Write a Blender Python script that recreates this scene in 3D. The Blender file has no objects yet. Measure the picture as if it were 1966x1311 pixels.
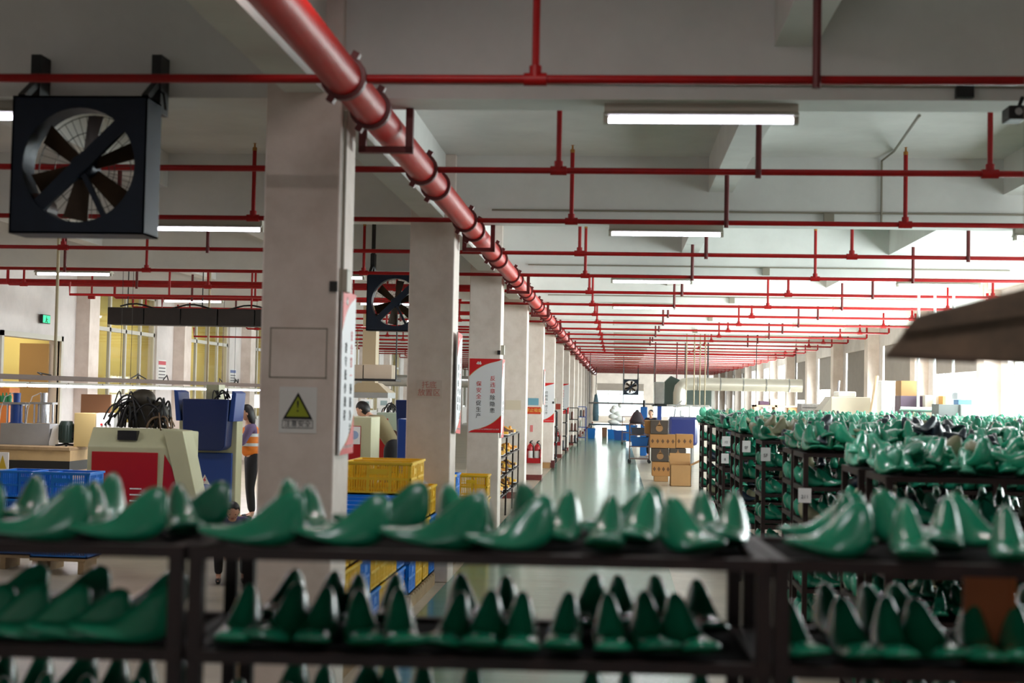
import bpy, math, random
from mathutils import Vector, Matrix
random.seed(7)
SC = bpy.context.scene
COL = SC.collection
# ------------------------------------------------------------------ camera
F = 2700.0                       # focal length in pixels of the 1966x1311 frame
CAM = Vector((0, 0, 1.9))
def cv(px, py): return Vector(((px-983)/F, -(py-655.5)/F, -1.0))
_yc = cv(1183, 764).normalized()
_zc = cv(1183, 764).cross(cv(1183-1000, 764-19.5)).normalized()
if _zc.y < 0: _zc = -_zc
_xc = _yc.cross(_zc).normalized()
RW = Matrix((_xc, _yc, _zc))     # camera vector -> world vector
cd = bpy.data.cameras.new('camera'); cam = bpy.data.objects.new('camera', cd); COL.objects.link(cam)
cd.sensor_width = 36; cd.lens = F/1966*36; cd.clip_end = 400; cd.clip_start = 0.05
cam.matrix_world = Matrix.Translation(CAM) @ RW.to_4x4()
cd.dof.use_dof = True; cd.dof.focus_distance = 27; cd.dof.aperture_fstop = 2.5
SC.camera = cam
def P(px, py, D):                # the point seen at a pixel, at depth D along the aisle
    d = RW @ cv(px, py); return CAM + d*(D/d.y)
def G(px, py, z=0.0):            # the point seen at a pixel, at height z
    d = RW @ cv(px, py); return CAM + d*((z-CAM.z)/d.z)
# ------------------------------------------------------------------ world, exposure, daylight
vs = SC.view_settings; vs.view_transform = 'Standard'; vs.look = 'None'; vs.gamma = 1; vs.exposure = 0.3
try: vs.use_curve_mapping = False
except Exception: pass
W = bpy.data.worlds.new('sky'); SC.world = W; W.use_nodes = True
W.node_tree.nodes['Background'].inputs[0].default_value = (0.86, 0.93, 1.0, 1)
W.node_tree.nodes['Background'].inputs[1].default_value = 2.5
SC.cycles.max_bounces = 8; SC.cycles.diffuse_bounces = 5; SC.cycles.glossy_bounces = 3
SC.cycles.transparent_max_bounces = 12; SC.cycles.sample_clamp_indirect = 6; SC.cycles.caustics_reflective = False
SC.cycles.caustics_refractive = False
S_ = 5.94                        # bay length
BAY0 = 8.35                      # front face of the first beam in view
FAR = 107.0
XL, XR = -10.3, 6.95             # side walls
ZS, ZB, ZR = 4.36, 3.68, 4.0     # slab, beam bottom, rib bottom
def area(name, loc, rot, sx, sy, power, color=(1, 1, 1)):
    l = bpy.data.lights.new(name, 'AREA'); l.shape = 'RECTANGLE'; l.size = sx; l.size_y = sy; l.energy = power; l.color = color
    o = bpy.data.objects.new(name, l); COL.objects.link(o); o.location = loc; o.rotation_euler = rot; return o
PI = math.pi
Y0_ = -4.0
WIN_P, FAR_P, COR_P, BACK_P = 1250, 750, 34, 16
for k in range(0, 16):           # daylight in the right wall's windows (opening centre of each bay)
    yc = BAY0+S_*k+3.2
    area('window_or_fill_light', (XR+0.32, yc, 2.2), (0, PI/2, 0), 2.4, 4.4, WIN_P*(0.12, 0.5, 0.9, 1.1, 1.15, 1.15, 1.1, 1.0, 0.7, 0.45, 0.3, 0.25, 0.2, 0.2, 0.2, 0.2)[k], (0.92, 0.97, 1.0))
for xc in (-6.4, 0.3, 4.6):
    area('window_or_fill_light', (xc, FAR+0.35, 1.75), (-PI/2, 0, 0), 3.6, 2.5, FAR_P, (0.95, 0.98, 1.0))
area('window_or_fill_light', (-1.5, Y0_-0.1, 1.95), (PI/2, 0, 0), 2.9, 0.85, BACK_P, (1.0, 0.92, 0.88))   # added fill light in an unseen opening behind the camera
for k in range(1, 12):           # lamps of the yellow corridor behind the left wall
    area('corridor_lamp', (-11.6, BAY0+S_*k+3, 3.9), (0, 0, 0), 1.2, 2.4, COR_P, (1.0, 0.86, 0.62))
# ------------------------------------------------------------------ helpers
def lin(c): return c/12.92 if c <= 0.04045 else ((c+0.055)/1.055)**2.4
def rgb(r, g, b): return (lin(r/255), lin(g/255), lin(b/255), 1)
MATS = {}
def mat(name, col=(128, 128, 128), rough=0.6, metal=0.0, var=0.0, scale=3.0, bump=0.0, bscale=20.0, emit=0.0, coat=0.0, dark=None, spec=0.5):
    if name in MATS: return MATS[name]
    m = bpy.data.materials.new(name); m.use_nodes = True; nt = m.node_tree; b = nt.nodes['Principled BSDF']
    c = rgb(*col); b.inputs['Base Color'].default_value = c; b.inputs['Roughness'].default_value = rough
    b.inputs['Metallic'].default_value = metal; b.inputs['Coat Weight'].default_value = coat; b.inputs['Coat Roughness'].default_value = 0.12
    b.inputs['Specular IOR Level'].default_value = spec
    tc = nt.nodes.new('ShaderNodeTexCoord')
    if var > 0:
        n = nt.nodes.new('ShaderNodeTexNoise'); n.inputs['Scale'].default_value = scale; n.inputs['Detail'].default_value = 6; n.inputs['Roughness'].default_value = 0.65
        nt.links.new(tc.outputs['Object'], n.inputs['Vector'])
        r = nt.nodes.new('ShaderNodeValToRGB'); r.color_ramp.elements[0].position = 0.35; r.color_ramp.elements[1].position = 0.62
        dk = rgb(*dark) if dark else tuple(x*(1-var) for x in c[:3])+(1,)
        r.color_ramp.elements[0].color = dk; r.color_ramp.elements[1].color = c
        nt.links.new(n.outputs['Fac'], r.inputs['Fac']); nt.links.new(r.outputs['Color'], b.inputs['Base Color'])
    if bump > 0:
        n2 = nt.nodes.new('ShaderNodeTexNoise'); n2.inputs['Scale'].default_value = bscale; n2.inputs['Detail'].default_value = 4
        nt.links.new(tc.outputs['Object'], n2.inputs['Vector'])
        bp = nt.nodes.new('ShaderNodeBump'); bp.inputs['Strength'].default_value = bump; bp.inputs['Distance'].default_value = 0.01
        nt.links.new(n2.outputs['Fac'], bp.inputs['Height']); nt.links.new(bp.outputs['Normal'], b.inputs['Normal'])
    if emit > 0:
        b.inputs['Emission Color'].default_value = c; b.inputs['Emission Strength'].default_value = emit
    MATS[name] = m; return m
def vary_by_object(m, spread=0.35, hue=0.0):      # each copy takes its own slightly different tone
    nt = m.node_tree; b = nt.nodes['Principled BSDF']
    oi = nt.nodes.new('ShaderNodeObjectInfo'); hs = nt.nodes.new('ShaderNodeHueSaturation')
    mr = nt.nodes.new('ShaderNodeMapRange'); mr.inputs['To Min'].default_value = 1-spread; mr.inputs['To Max'].default_value = 1+spread
    nt.links.new(oi.outputs['Random'], mr.inputs['Value']); nt.links.new(mr.outputs['Result'], hs.inputs['Value'])
    if b.inputs['Base Color'].links: nt.links.new(b.inputs['Base Color'].links[0].from_socket, hs.inputs['Color'])
    else: hs.inputs['Color'].default_value = b.inputs['Base Color'].default_value
    nt.links.new(hs.outputs['Color'], b.inputs['Base Color'])
class MB:
    def __init__(s): s.v = []; s.f = []; s.m = []; s.mi = 0
    def add(s, vs_, fs): 
        n = len(s.v); s.v += [tuple(v) for v in vs_]; s.f += [tuple(i+n for i in f) for f in fs]; s.m += [s.mi]*len(fs); return s
    def box(s, x0, x1, y0, y1, z0, z1, M=None):
        vs_ = [Vector((x, y, z)) for z in (z0, z1) for y in (y0, y1) for x in (x0, x1)]
        if M is not None: vs_ = [M @ v for v in vs_]
        return s.add(vs_, [(0, 2, 3, 1), (4, 5, 7, 6), (0, 1, 5, 4), (2, 6, 7, 3), (0, 4, 6, 2), (1, 3, 7, 5)])
    def bar(s, a, b, w, h=None, up=(0, 0, 1)):     # square bar between two points
        a = Vector(a); b = Vector(b); h = h or w; d = (b-a); L = d.length; d.normalize(); u = Vector(up)
        if abs(d.dot(u)) > 0.99: u = Vector((0, 1, 0))
        x = d.cross(u).normalized(); z = x.cross(d)
        M = Matrix((x, d, z)).transposed().to_4x4(); M.translation = a
        return s.box(-w/2, w/2, 0, L, -h/2, h/2, M)
    def tube(s, pts, r, n=8, caps=True):
        pts = [Vector(p) for p in pts]; rs = r if isinstance(r, (list, tuple)) else [r]*len(pts)
        vs_ = []; fs = []; px = None
        for i, p in enumerate(pts):
            d = (pts[min(i+1, len(pts)-1)]-pts[max(i-1, 0)]).normalized()
            if px is None: px = d.orthogonal().normalized()
            x = (px - d*px.dot(d)); x = x.normalized() if x.length > 1e-6 else d.orthogonal().normalized(); px = x
            y = d.cross(x)
            for k in range(n):
                a = 2*PI*k/n; vs_.append(p+(x*math.cos(a)+y*math.sin(a))*rs[i])
        for i in range(len(pts)-1):
            for k in range(n): fs.append((i*n+k, i*n+(k+1) % n, (i+1)*n+(k+1) % n, (i+1)*n+k))
        if caps: fs.append(tuple(range(n-1, -1, -1))); fs.append(tuple((len(pts)-1)*n+k for k in range(n)))
        return s.add(vs_, fs)
    def lathe(s, prof, n=20, c=(0, 0, 0), axis='z'):  # prof: (r, h)
        vs_ = []; fs = []; c = Vector(c)
        for r, h in prof:
            for k in range(n):
                a = 2*PI*k/n; x, y = r*math.cos(a), r*math.sin(a)
                vs_.append(c+(Vector((x, y, h)) if axis == 'z' else Vector((x, h, y)) if axis == 'y' else Vector((h, x, y))))
        for i in range(len(prof)-1):
            for k in range(n):
                q = (i*n+k, i*n+(k+1) % n, (i+1)*n+(k+1) % n, (i+1)*n+k)
                fs.append(q if axis != 'y' else q[::-1])
        fs.append(tuple(range(n-1, -1, -1))); fs.append(tuple((len(prof)-1)*n+k for k in range(n)))
        return s.add(vs_, fs)
    def prism(s, poly, t0, t1, plane='xz'):        # poly in a plane, extruded along the third axis
        f = {'xz': lambda a, b, t: (a, t, b), 'yz': lambda a, b, t: (t, a, b), 'xy': lambda a, b, t: (a, b, t)}[plane]
        n = len(poly); vs_ = [f(a, b, t0) for a, b in poly]+[f(a, b, t1) for a, b in poly]
        return s.add(vs_, [tuple(range(n)), tuple(range(2*n-1, n-1, -1))]+[(i, i+n, (i+1) % n+n, (i+1) % n) for i in range(n)])
    def ball(s, c, rx, ry=None, rz=None, n=12, m=8):
        ry = ry or rx; rz = rz or rx
        vs_ = [(c[0]+rx*math.sin(PI*j/m)*math.cos(2*PI*i/n), c[1]+ry*math.sin(PI*j/m)*math.sin(2*PI*i/n), c[2]+rz*math.cos(PI*j/m)) for j in range(1, m) for i in range(n)]
        vs_ += [(c[0], c[1], c[2]+rz), (c[0], c[1], c[2]-rz)]; T = len(vs_)-2; fs = []
        for j in range(m-2):
            for i in range(n): fs.append((j*n+i, (j+1)*n+i, (j+1)*n+(i+1) % n, j*n+(i+1) % n))
        for i in range(n): fs.append((T, i, (i+1) % n)); fs.append((T+1, (m-2)*n+(i+1) % n, (m-2)*n+i))
        return s.add(vs_, fs)
    def mesh(s, name, mats, smooth=False):
        me = bpy.data.meshes.new(name); me.from_pydata(s.v, [], s.f)
        for m in (mats if isinstance(mats, (list, tuple)) else [mats]): me.materials.append(m)
        if any(s.m): me.polygons.foreach_set('material_index', s.m)
        if smooth:
            me.polygons.foreach_set('use_smooth', [True]*len(me.polygons))
            if smooth != 'all': me.set_sharp_from_angle(angle=math.radians(38))
        me.update(); return me
    def build(s, name, mats, parent=None, smooth=False, bevel=0.0):
        o = bpy.data.objects.new(name, s.mesh(name, mats, smooth)); COL.objects.link(o); o.parent = parent
        if bevel:
            md = o.modifiers.new('bevel', 'BEVEL'); md.width = bevel; md.segments = 2; md.limit_method = 'ANGLE'
        return o
def tag(o, label, cat=None, group=None, kind=None):
    if label: o['label'] = label
    if cat: o['category'] = cat
    if group: o['group'] = group
    if kind: o['kind'] = kind
    return o
def thing(name, label, cat, loc=(0, 0, 0), rz=0.0, group=None):
    o = bpy.data.objects.new(name, None); COL.objects.link(o); o.location = loc; o.rotation_euler = (0, 0, rz); o.empty_display_size = 0.1
    return tag(o, label, cat, group)
def place(name, me, parent=None, loc=(0, 0, 0), rot=(0, 0, 0), sc=None):
    o = bpy.data.objects.new(name, me); COL.objects.link(o); o.parent = parent; o.location = loc; o.rotation_euler = rot
    if sc: o.scale = sc
    return o
def copy_tree(o, parent=None):
    c = o.copy(); COL.objects.link(c); c.parent = parent
    for ch in list(o.children): copy_tree(ch, c)
    return c
def text(s_, size, m, parent, loc, rot=(PI/2, 0, 0), name='lettering', align='CENTER', spacing=1.0, squash=1.0):
    cu = bpy.data.curves.new('t', 'FONT'); cu.body = s_; cu.size = size; cu.align_x = align; cu.align_y = 'CENTER'; cu.space_line = spacing; cu.extrude = 0.0006; cu.resolution_u = 3
    t = bpy.data.objects.new('t', cu); COL.objects.link(t)
    dg = bpy.context.evaluated_depsgraph_get(); me = bpy.data.meshes.new_from_object(t.evaluated_get(dg)); bpy.data.objects.remove(t)
    me.materials.clear(); me.materials.append(m)
    return place(name, me, parent, loc, rot, (squash, 1, 1))
ORD = ['first', 'second', 'third', 'fourth', 'fifth', 'sixth', 'seventh', 'eighth', 'ninth', 'tenth', 'eleventh', 'twelfth', 'thirteenth', 'fourteenth', 'fifteenth', 'sixteenth', 'seventeenth', 'eighteenth', 'nineteenth', 'twentieth']
TW = ['twenty-', 'thirty-']
while len(ORD) < 39: ORD.append(TW[(len(ORD)-20)//10]+ORD[len(ORD) % 10] if len(ORD) != 29 else 'thirtieth')
# ------------------------------------------------------------------ materials
WALL = mat('whitewash', (224, 216, 214), 0.85, var=0.16, scale=1.3, bump=0.15, bscale=9)
CEIL = mat('ceiling_paint', (228, 227, 224), 0.9, var=0.13, scale=0.9, bump=0.1, bscale=6)
COLM = mat('column_paint', (230, 216, 208), 0.7, var=0.1, scale=2.2, bump=0.1, bscale=12, dark=(212, 196, 186))
CONC = mat('concrete_floor', (176, 166, 148), 0.32, var=0.25, scale=1.2, bump=0.03, bscale=30)
GREENF = mat('green_floor_paint', (66, 122, 104), 0.19, spec=0.45, var=0.14, scale=0.8, bump=0.02, bscale=12)
REDP = mat('red_pipe', (156, 10, 12), 0.4, var=0.2, scale=5, spec=.3)
REDB = mat('red_main_pipe', (182, 18, 12), 0.42, var=0.12, scale=4, spec=.3)
REDD = mat('dark_red_bracket', (92, 14, 14), 0.5)
RACK = mat('rack_steel', (34, 22, 22), 0.55, var=0.3, scale=8, dark=(44, 28, 24), spec=.3)
SHELFB = mat('shelf_board', (17, 13, 12), 0.9, var=0.3, scale=5, spec=.1)
LASTG = mat('last_green', (25, 116, 84), 0.24, coat=0.35, var=0.12, scale=9)
vary_by_object(LASTG, 0.3)
LASTB = mat('last_green_lit', (40, 158, 122), 0.24, coat=0.4, var=0.2, scale=9); vary_by_object(LASTB, 0.35)  # last green with the window light on the right-hand racks put into its colour
LASTP = mat('last_pale_green', (84, 184, 150), 0.28, coat=0.3, var=0.15, scale=6)
LASTD = mat('last_dark', (34, 44, 58), 0.3, coat=0.3)
LASTO = mat('last_olive', (150, 148, 118), 0.4)
BLUEC = mat('crate_blue', (8, 128, 226), 0.35)
YELC = mat('crate_yellow', (244, 196, 30), 0.38)
FANB = mat('fan_blue', (16, 30, 48), 0.45, 0.3, var=0.3, scale=6)
BLADE = mat('fan_blade', (66, 48, 30), 0.45, 0.4, var=0.3, scale=8)
WIRE = mat('wire_grey', (60, 56, 52), 0.5, 0.5)
BLACK = mat('black', (18, 17, 18), 0.5)
RUBBER = mat('hose_black', (22, 21, 22), 0.4)
WHITE = mat('white_paint', (232, 232, 230), 0.5)
PAPER = mat('paper', (226, 224, 222), 0.7)
CREAM = mat('machine_cream', (188, 186, 150), 0.4, var=0.06, scale=3)
RED = mat('machine_red', (168, 6, 20), 0.35)
BLUE = mat('machine_blue', (22, 62, 138), 0.35)
NAVY = mat('machine_navy', (12, 34, 88), 0.3)
GALV = mat('galvanised', (176, 176, 172), 0.32, 0.85, var=0.25, scale=3)
STEEL = mat('steel', (190, 190, 194), 0.25, 0.9)
CARD = mat('cardboard', (166, 126, 80), 0.75, var=0.08, scale=3)
CARDD = mat('dark_carton', (66, 56, 48), 0.6)
WOOD = mat('worn_wood', (168, 140, 104), 0.6, var=0.3, scale=4)
TUBE = mat('fluorescent_tube', (240, 238, 255), 0.4, emit=9.0)
TUBEOFF = mat('tube_unlit', (205, 205, 205), 0.4)
FIX = mat('fixture_enamel', (176, 170, 156), 0.5)
BLIND = mat('roller_blind', (150, 142, 138), 0.8, var=0.08, scale=4)
ALU = mat('window_frame', (205, 200, 190), 0.45)
YWALL = mat('yellow_corridor_paint', (232, 208, 128), 0.8)
GREYM = mat('machine_grey', (150, 150, 150), 0.5, var=0.1)
def glass():
    m = bpy.data.materials.new('window_glass'); m.use_nodes = True; nt = m.node_tree; nt.nodes.clear()
    o = nt.nodes.new('ShaderNodeOutputMaterial'); t = nt.nodes.new('ShaderNodeBsdfTransparent'); g = nt.nodes.new('ShaderNodeBsdfGlossy'); x = nt.nodes.new('ShaderNodeMixShader')
    t.inputs[0].default_value = (0.93, 0.96, 0.94, 1); g.inputs['Roughness'].default_value = 0.03; x.inputs[0].default_value = 0.08
    nt.links.new(t.outputs[0], x.inputs[1]); nt.links.new(g.outputs[0], x.inputs[2]); nt.links.new(x.outputs[0], o.inputs[0]); return m
GLASS = glass()
# ------------------------------------------------------------------ the setting
def struct(name, mb, m, parent=None, **k):
    o = mb.build(name, m, parent, **k)
    if parent is None: o['kind'] = 'structure'
    return o
Y0, Y1 = -4.0, FAR
fl = struct('floor', MB().box(XL-2.6, XR+0.3, Y0, Y1, -0.2, 0), CONC)
MB().box(-1.68, 0.62, Y0+0.01, Y1-12, 0, 0.004).build('green_aisle_coating', GREENF, fl)
for m_ in (GREENF, CONC):          # shallow brush waves across the floor
    nt = m_.node_tree; bn = [n for n in nt.nodes if n.type == 'BUMP'][0]; tc = [n for n in nt.nodes if n.type == 'TEX_COORD'][0]
    mp_ = nt.nodes.new('ShaderNodeMapping'); mp_.inputs['Scale'].default_value = (0.5, 3.0, 1); n3 = nt.nodes.new('ShaderNodeTexNoise'); n3.inputs['Scale'].default_value = 1.0; n3.inputs['Detail'].default_value = 2
    nt.links.new(tc.outputs['Object'], mp_.inputs['Vector']); nt.links.new(mp_.outputs['Vector'], n3.inputs['Vector'])
    b2 = nt.nodes.new('ShaderNodeBump'); b2.inputs['Strength'].default_value = 0.12; b2.inputs['Distance'].default_value = 0.05
    nt.links.new(n3.outputs['Fac'], b2.inputs['Height']); nt.links.new(bn.outputs['Normal'], b2.inputs['Normal']); nt.links.new(b2.outputs['Normal'], nt.nodes['Principled BSDF'].inputs['Normal'])
ce = struct('ceiling', MB().box(XL-2.6, XR+0.3, Y0, Y1, ZS, ZS+0.2), CEIL)
for k in range(-2, 17):
    y = BAY0+S_*k
    if y > Y0: MB().box(XL, XR, y, y+0.33, ZB, ZS).build('beam', CEIL, ce)
for x in (-7.74, -4.82, -1.9, 1.02, 3.94, XR-0.12):
    for k in range(-2, 17):
        y = BAY0+S_*k
        zb = ZB+0.02 if x == -1.9 else ZR
        if y > Y0-1: MB().box(x-0.12, x+0.12, y+0.33, min(y+S_, FAR), zb, ZS).build('rib', CEIL, ce)
struct('wall_back', MB().box(XL-0.3, -3.0, Y0-0.2, Y0, 0, ZS).box(0.0, XR+0.3, Y0-0.2, Y0, 0, ZS).box(-3.0, 0.0, Y0-0.2, Y0, 0, 1.5).box(-3.0, 0.0, Y0-0.2, Y0, 2.4, ZS), WALL)  # the opening is added to let fill light in from behind the camera
# far wall with three window openings
fw = MB(); fo = [(-8.2, -4.6), (-1.5, 2.1), (2.8, 6.4)]; xs = [XL]
for a, b in fo: xs += [a, b]
xs.append(XR)
for i in range(0, len(xs), 2): fw.box(xs[i], xs[i+1], FAR, FAR+0.25, 0, ZS)
for a, b in fo: fw.box(a, b, FAR, FAR+0.25, 0, 0.5); fw.box(a, b, FAR, FAR+0.25, 3.0, ZS)
struct('wall_far', fw, WALL)
wn = [0]
def window(xf, lo, hi, z0, z1, nx, zs, axis, blind=0.0, t=0.045):
    """window_n: frame bars, panes and a roller blind, in a wall along x (axis 'x') or along y (axis 'y') at coordinate xf."""
    wn[0] += 1
    o = bpy.data.objects.new('window_%d' % wn[0], None); COL.objects.link(o); o['kind'] = 'structure'; o.location = (xf, lo, z0) if axis == 'y' else (lo, xf, z0)
    L = hi-lo; H = z1-z0; f = MB()
    def bx(mb, a0, a1, b0, b1, d0=-0.03, d1=0.03):
        if axis == 'y': mb.box(d0, d1, a0, a1, b0, b1)
        else: mb.box(a0, a1, d0, d1, b0, b1)
    bx(f, 0, L, 0, t); bx(f, 0, L, H-t, H); bx(f, 0, t, 0, H); bx(f, L-t, L, 0, H)
    if zs: bx(f, 0, L, zs-z0-t/2, zs-z0+t/2)
    for i in range(1, nx): bx(f, L*i/nx-t/2, L*i/nx+t/2, 0, H)
    f.build('window_frame', ALU, o)
    rows = [(t, zs-z0-t/2), (zs-z0+t/2, H-t)] if zs else [(t, H-t)]
    for i in range(nx):
        for r0, r1 in rows:
            g = MB(); bx(g, L*i/nx+t/2, L*(i+1)/nx-t/2, r0, r1, -0.004, 0.004); g.build('pane', GLASS, o)
    if blind > 0:
        g = MB()
        s = -1 if axis == 'y' and xf > 0 else -1
        bx(g, 0.03, L-0.03, H*(1-blind), H, -0.09, -0.08); g.build('roller_blind', BLIND, o)
    return o
# right wall
rw = MB()
for k in range(-2, 17):
    y = BAY0+S_*k; a, b = y+1.0, y+5.4
    if k < 0: rw.box(XR, XR+0.25, max(y, Y0), y+S_, 0, ZS); continue
    rw.box(XR, XR+0.25, y, a, 0, ZS); rw.box(XR, XR+0.25, b, min(y+S_, FAR), 0, ZS)
    rw.box(XR, XR+0.25, a, b, 0, 1.0); rw.box(XR, XR+0.25, a, b, 3.4, ZS)
struct('wall_right', rw, WALL)
for k in range(0, 16):
    y = BAY0+S_*k
    window(XR+0.14, y+1.0, y+5.4, 1.0, 3.4, 4, 2.7, 'y', blind=(0.0, 0.0, 0.0, 0.35, 0.5, 0.75, 0.45, 0.6)[k % 8])
for k in range(-1, 16):
    o = MB().box(XR-0.3, XR, BAY0+S_*k-0.07, BAY0+S_*k+0.45, 0, ZS).build('wall_right_pilaster', COLM, None); o['kind'] = 'structure'
for a, b in fo: window(FAR+0.1, a, b, 0.5, 3.0, 4, 2.2, 'x', blind=0.22)
# left wall, corridor behind it, door
lw = MB(); T = 0.2
def lseg(a, b, z0, z1): lw.box(XL-T, XL, a, b, z0, z1)
lseg(Y0, BAY0+S_, 0, ZS)
DY0, DY1 = 22.9, 25.35
for k in range(1, 17):
    y = BAY0+S_*k; a, b = y+1.0, y+4.7
    if k == 2:
        lseg(y, DY0, 0, ZS); lseg(DY0, DY1, 2.75, ZS); lseg(DY1, y+S_, 0, ZS); continue
    lseg(y, a, 0, ZS); lseg(b, min(y+S_, FAR), 0, ZS); lseg(a, b, 0, 1.1); lseg(a, b, 3.95, ZS)
struct('wall_left', lw, WALL)
for k in range(1, 16):
    if k == 2: continue
    y = BAY0+S_*k; window(XL-0.08, y+1.0, y+4.7, 1.1, 3.95, 4, 3.1, 'y', t=0.08)
for k in range(-1, 17):
    o = MB().box(XL, XL+0.27, BAY0+S_*k-0.07, BAY0+S_*k+0.45, 0, ZS).build('wall_left_pilaster', COLM, None); o['kind'] = 'structure'
struct('wall_corridor', MB().box(XL-2.6, XL-2.5, Y0, FAR, 0, ZS), YWALL)
d = MB(); d.box(-0.05, 0.02, -0.09, 0, 0, 2.84); d.box(-0.05, 0.02, DY1-DY0, DY1-DY0+0.09, 0, 2.84); d.box(-0.05, 0.02, -0.09, DY1-DY0+0.09, 2.75, 2.84)
dd = thing('door_1', None, None, (XL+0.02, DY0, 0)); dd['kind'] = 'structure'
d.build('door_frame', ALU, dd)
lf = MB().box(-0.75, -0.2, DY1-DY0-0.06, DY1-DY0-0.01, 0.02, 2.7).build('door_leaf', mat('door_tan', (176, 142, 96), 0.5), dd)
MB().tube([(-0.6, DY1-DY0-0.1, 1.0), (-0.6, DY1-DY0-0.1, 1.2)], 0.012).build('door_handle', STEEL, lf)
# columns
for k in range(-1, 17):
    y = BAY0+S_*k-0.07
    o = MB().box(-0.23, 0.23, 0, 0.47, 0, ZS).build('column', COLM, None, bevel=0.012); o.location = (-1.9, y, 0); o['kind'] = 'structure'
    if k >= 3: MB().box(-0.236, 0.236, -0.006, 0.476, 0, 0.12).build('painted_base', mat('red_brown_paint', (120, 50, 44), 0.6, var=0.3, scale=9), o)
# ------------------------------------------------------------------ pipes
PX, PZ = -1.46, 3.56
mp = thing('main_pipe', 'thick red fire main running the length of the hall along the columns', 'pipe', (PX, 0, PZ))
MB().tube([(0, 2.2, 0), (0, 100, 0)], 0.098, 20).build('pipe', REDB, mp, smooth=True)
cp = MB(); cp.lathe([(0.1, 0), (0.122, 0.004), (0.122, 0.05), (0.1, 0.054)], 20, axis='y'); cp.box(-0.02, 0.02, 0.0, 0.054, 0.11, 0.15); cp.box(-0.02, 0.02, 0, 0.054, -0.15, -0.11)
cpm = cp.mesh('coupling', REDD, True)
def pipe_y(i): return 7.3+2.97*i
for i in range(-1, 31):
    for dy in ((-0.06, 0.75) if i < 10 else (-0.06,)): place('coupling', cpm, mp, (0, pipe_y(i)+dy, 0), (0, 0.5, 0))
hg = MB(); hg.box(-0.17, 0.17, -0.025, 0.025, -0.16, -0.12); hg.box(-0.17, -0.125, -0.025, 0.025, -0.16, ZB-PZ); hg.box(0.125, 0.17, -0.025, 0.025, -0.16, ZB-PZ)
hgm = hg.mesh('pipe_bracket', REDD)
for k in range(0, 15):
    o = place('pipe_bracket', hgm, None, (PX, BAY0+S_*k+0.3, PZ)); tag(o, 'dark red U-shaped bracket carrying the red main under the %s beam from the camera' % ORD[k], 'bracket', 'brackets under the thick red main')
RX = (-9.63, -6.58, -3.51, -0.45, 2.65, 5.77)
HX = (-7.74, -4.82, 1.0, 3.94)
spr = MB(); spr.lathe([(0.022, 0), (0.022, 0.03), (0.01, 0.04), (0.008, 0.07), (0.02, 0.072), (0.002, 0.078)], 8)
sprm = spr.mesh('sprinkler_head', mat('brass', (176, 120, 60), 0.4, 0.8), True)
teem = MB().tube([(-0.06, 0, 0), (0.06, 0, 0)], 0.035, 10).tube([(0, 0, 0), (0, 0, 0.07)], 0.033, 10).mesh('tee', REDP, True)
rism = MB().tube([(0, 0, 0), (0, 0, ZS-PZ-0.14)], 0.02, 8).mesh('riser', REDP, True)
hngm = {True: MB().tube([(0, -0.035, -0.05), (0, -0.035, ZR-PZ)], 0.022, 8).mesh('hanger', REDD, True)}
for i in range(0, 30):
    y = pipe_y(i); big = i == 15
    z = PZ
    sp = thing('sprinkler_pipe', '%s sprinkler pipe, %s crossing the ceiling counted from the camera' % ('wide red' if big else 'slim red', ORD[i]), 'pipe', (0, y, z), 0, 'red sprinkler pipes across the ceiling')
    x0 = -9.9 if i % 3 else -9.2; x1 = 6.45
    pts = [(x0, 0, 0.25), (x0, 0, 0.02), (x0+0.03, 0, 0), (x1-0.03, 0, 0), (x1, 0, 0.02), (x1, 0, ZS-PZ-0.14 if i % 2 else 0.3)]
    MB().tube(pts, 0.042 if big else 0.024, 10).build('pipe', REDP, sp, smooth=True)
    for x in RX:
        if i < 16: place('tee', teem, sp, (x, 0, 0))
        if x < x1 and (i < 13): r = place('riser', rism, sp, (x, 0, 0)); place('sprinkler_head', sprm, r, (0, 0, ZS-PZ-0.15))
    for x in HX:
        if i < 13: place('hanger', hngm[True], sp, (x, 0, 0))
# steps in the left bays and the thick left main
lm = thing('cross_main', 'broad red header pipe crossing the left bays near the ceiling', 'pipe', (0, 22.4, 3.62))
MB().tube([(-10.2, 0, 0), (-2.3, 0, 0)], 0.05, 12).build('pipe', REDP, lm, smooth=True)
for i, (ya, z, xa, xb) in enumerate([(21.5, 3.36, -8.6, -2.4), (24.2, 3.3, -8.0, -2.4), (26.0, 3.12, -7.7, -2.4), (31, 3.1, -9.5, -3)]):
    o = thing('drop_pipe', 'thin red branch pipe hung %s under the left ceiling' % ['highest', 'second highest', 'third highest', 'lowest'][i], 'pipe', (0, ya, z), 0, 'stepped red branch pipes in the left bays')
    MB().tube([(xa, 0, 0.2), (xa, 0, 0), (xb, 0, 0)], 0.02, 8).build('pipe', REDP, o)
    for x in (xa+1.6, xa+3.4): MB().tube([(x, 0, 0), (x, 0, ZS-z)], 0.018, 8).build('riser', REDP, o)
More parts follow.
